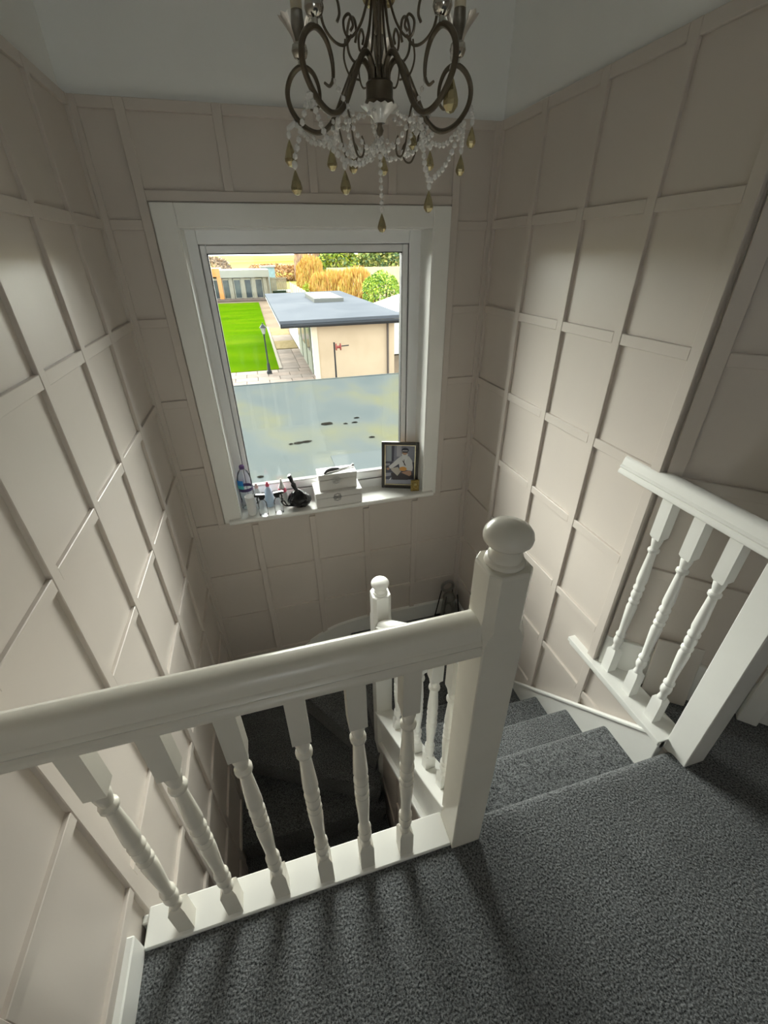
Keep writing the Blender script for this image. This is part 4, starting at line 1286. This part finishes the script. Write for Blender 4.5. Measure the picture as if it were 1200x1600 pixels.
foliage('orange_shrub', 'tall orange brown shrub at the far end of the pale fence', 'shrub', (6.2, 50, G), (1.4, 1.8, 2.1), 5000, 0.13, OR, 21, True, 'orange shrubs behind the garage')
foliage('orange_shrub', 'orange brown shrub directly behind the garage roof', 'shrub', (7.0, 43, G), (1.8, 1.6, 1.55), 5000, 0.12, OR, 22, True, 'orange shrubs behind the garage')
foliage('orange_shrub', 'orange brown shrub beside the glossy green bush', 'shrub', (9.0, 41, G), (1.7, 1.6, 1.65), 5000, 0.12, OR, 23, True, 'orange shrubs behind the garage')
foliage('yellow_shrub', 'small yellow green shrub against the pale fence', 'shrub', (5.15, 44, G), (0.55, 0.8, 1.15), 1500, 0.08, YG, 24)
foliage('glossy_bush', 'glossy green laurel bush at the right of the garage', 'bush', (8.35, 30.5, G), (1.25, 1.2, 1.75), 5000, 0.10, GN, 25)
foliage('conifer_tree', 'dense green conifer at the top right of the window', 'tree', (16.6, 58, G), (3.4, 2.5, 3.3), 5000, 0.30, DG, 26, False, 'trees behind the shrubs')
foliage('conifer_tree', 'olive green tree left of the dense conifer', 'tree', (10.6, 58, G), (2.2, 2.5, 3.0), 4000, 0.28, DG + YG, 27, False, 'trees behind the shrubs')
foliage('bare_tree', 'pinkish bare tree behind the orange shrub', 'tree', (7.6, 62, G), (1.8, 1.8, 2.9), 3000, 0.14, [(0.50, 0.34, 0.24), (0.42, 0.28, 0.20), (0.56, 0.42, 0.26)], 28, True)
box_w = box('garden_wall', 8.0, 16.0, 50.5, 50.8, G, 0.45, mat('pale_garden_wall', (0.62, 0.50, 0.33), 0.9, var=0.1, vscale=2))
tag(box_w, 'pale wall behind the orange shrubs', 'wall')

# fields beyond
FIELD = ramp_mat('winter_fields', [(0.34, (0.20, 0.125, 0.065)), (0.46, (0.23, 0.16, 0.08)), (0.56, (0.23, 0.22, 0.055)), (0.66, (0.19, 0.235, 0.03))], 0.02, 0.95, 5, 0.6, (0.35, 2.2, 1))
bm = bmesh.new()
ys = [70, 90, 130, 190, 260, 340, 420]
zs = [-2.75, -2.3, -1.1, -0.1, 0.7, 1.35, 1.9]
prev = None
for y, z in zip(ys, zs):
    row = [bm.verts.new((x, y, z + 0.35 * noise.noise(Vector((x * 0.02, y * 0.02, 0))))) for x in range(-300, 401, 35)]
    if prev:
        for k in range(len(row) - 1): bm.faces.new((prev[k], prev[k + 1], row[k + 1], row[k]))
    prev = row
fd = obj_from_bm('fields', bm, FIELD)
tag(fd, 'brown and green winter fields beyond the garden', 'field', kind='stuff')
foliage('scrub_hedge', 'brown scrub behind the orange garden room', 'scrub', (-5.5, 84, -2.6), (3.5, 1.5, 2.1), 3000, 0.25, [(0.36, 0.26, 0.18), (0.45, 0.31, 0.19), (0.28, 0.22, 0.16)], 31)
foliage('scrub_hedge', 'brown scrub behind the blue shed', 'scrub', (4.5, 88, -2.6), (5.5, 1.5, 1.5), 3500, 0.25, [(0.50, 0.28, 0.13), (0.56, 0.34, 0.15), (0.38, 0.24, 0.13)], 32)
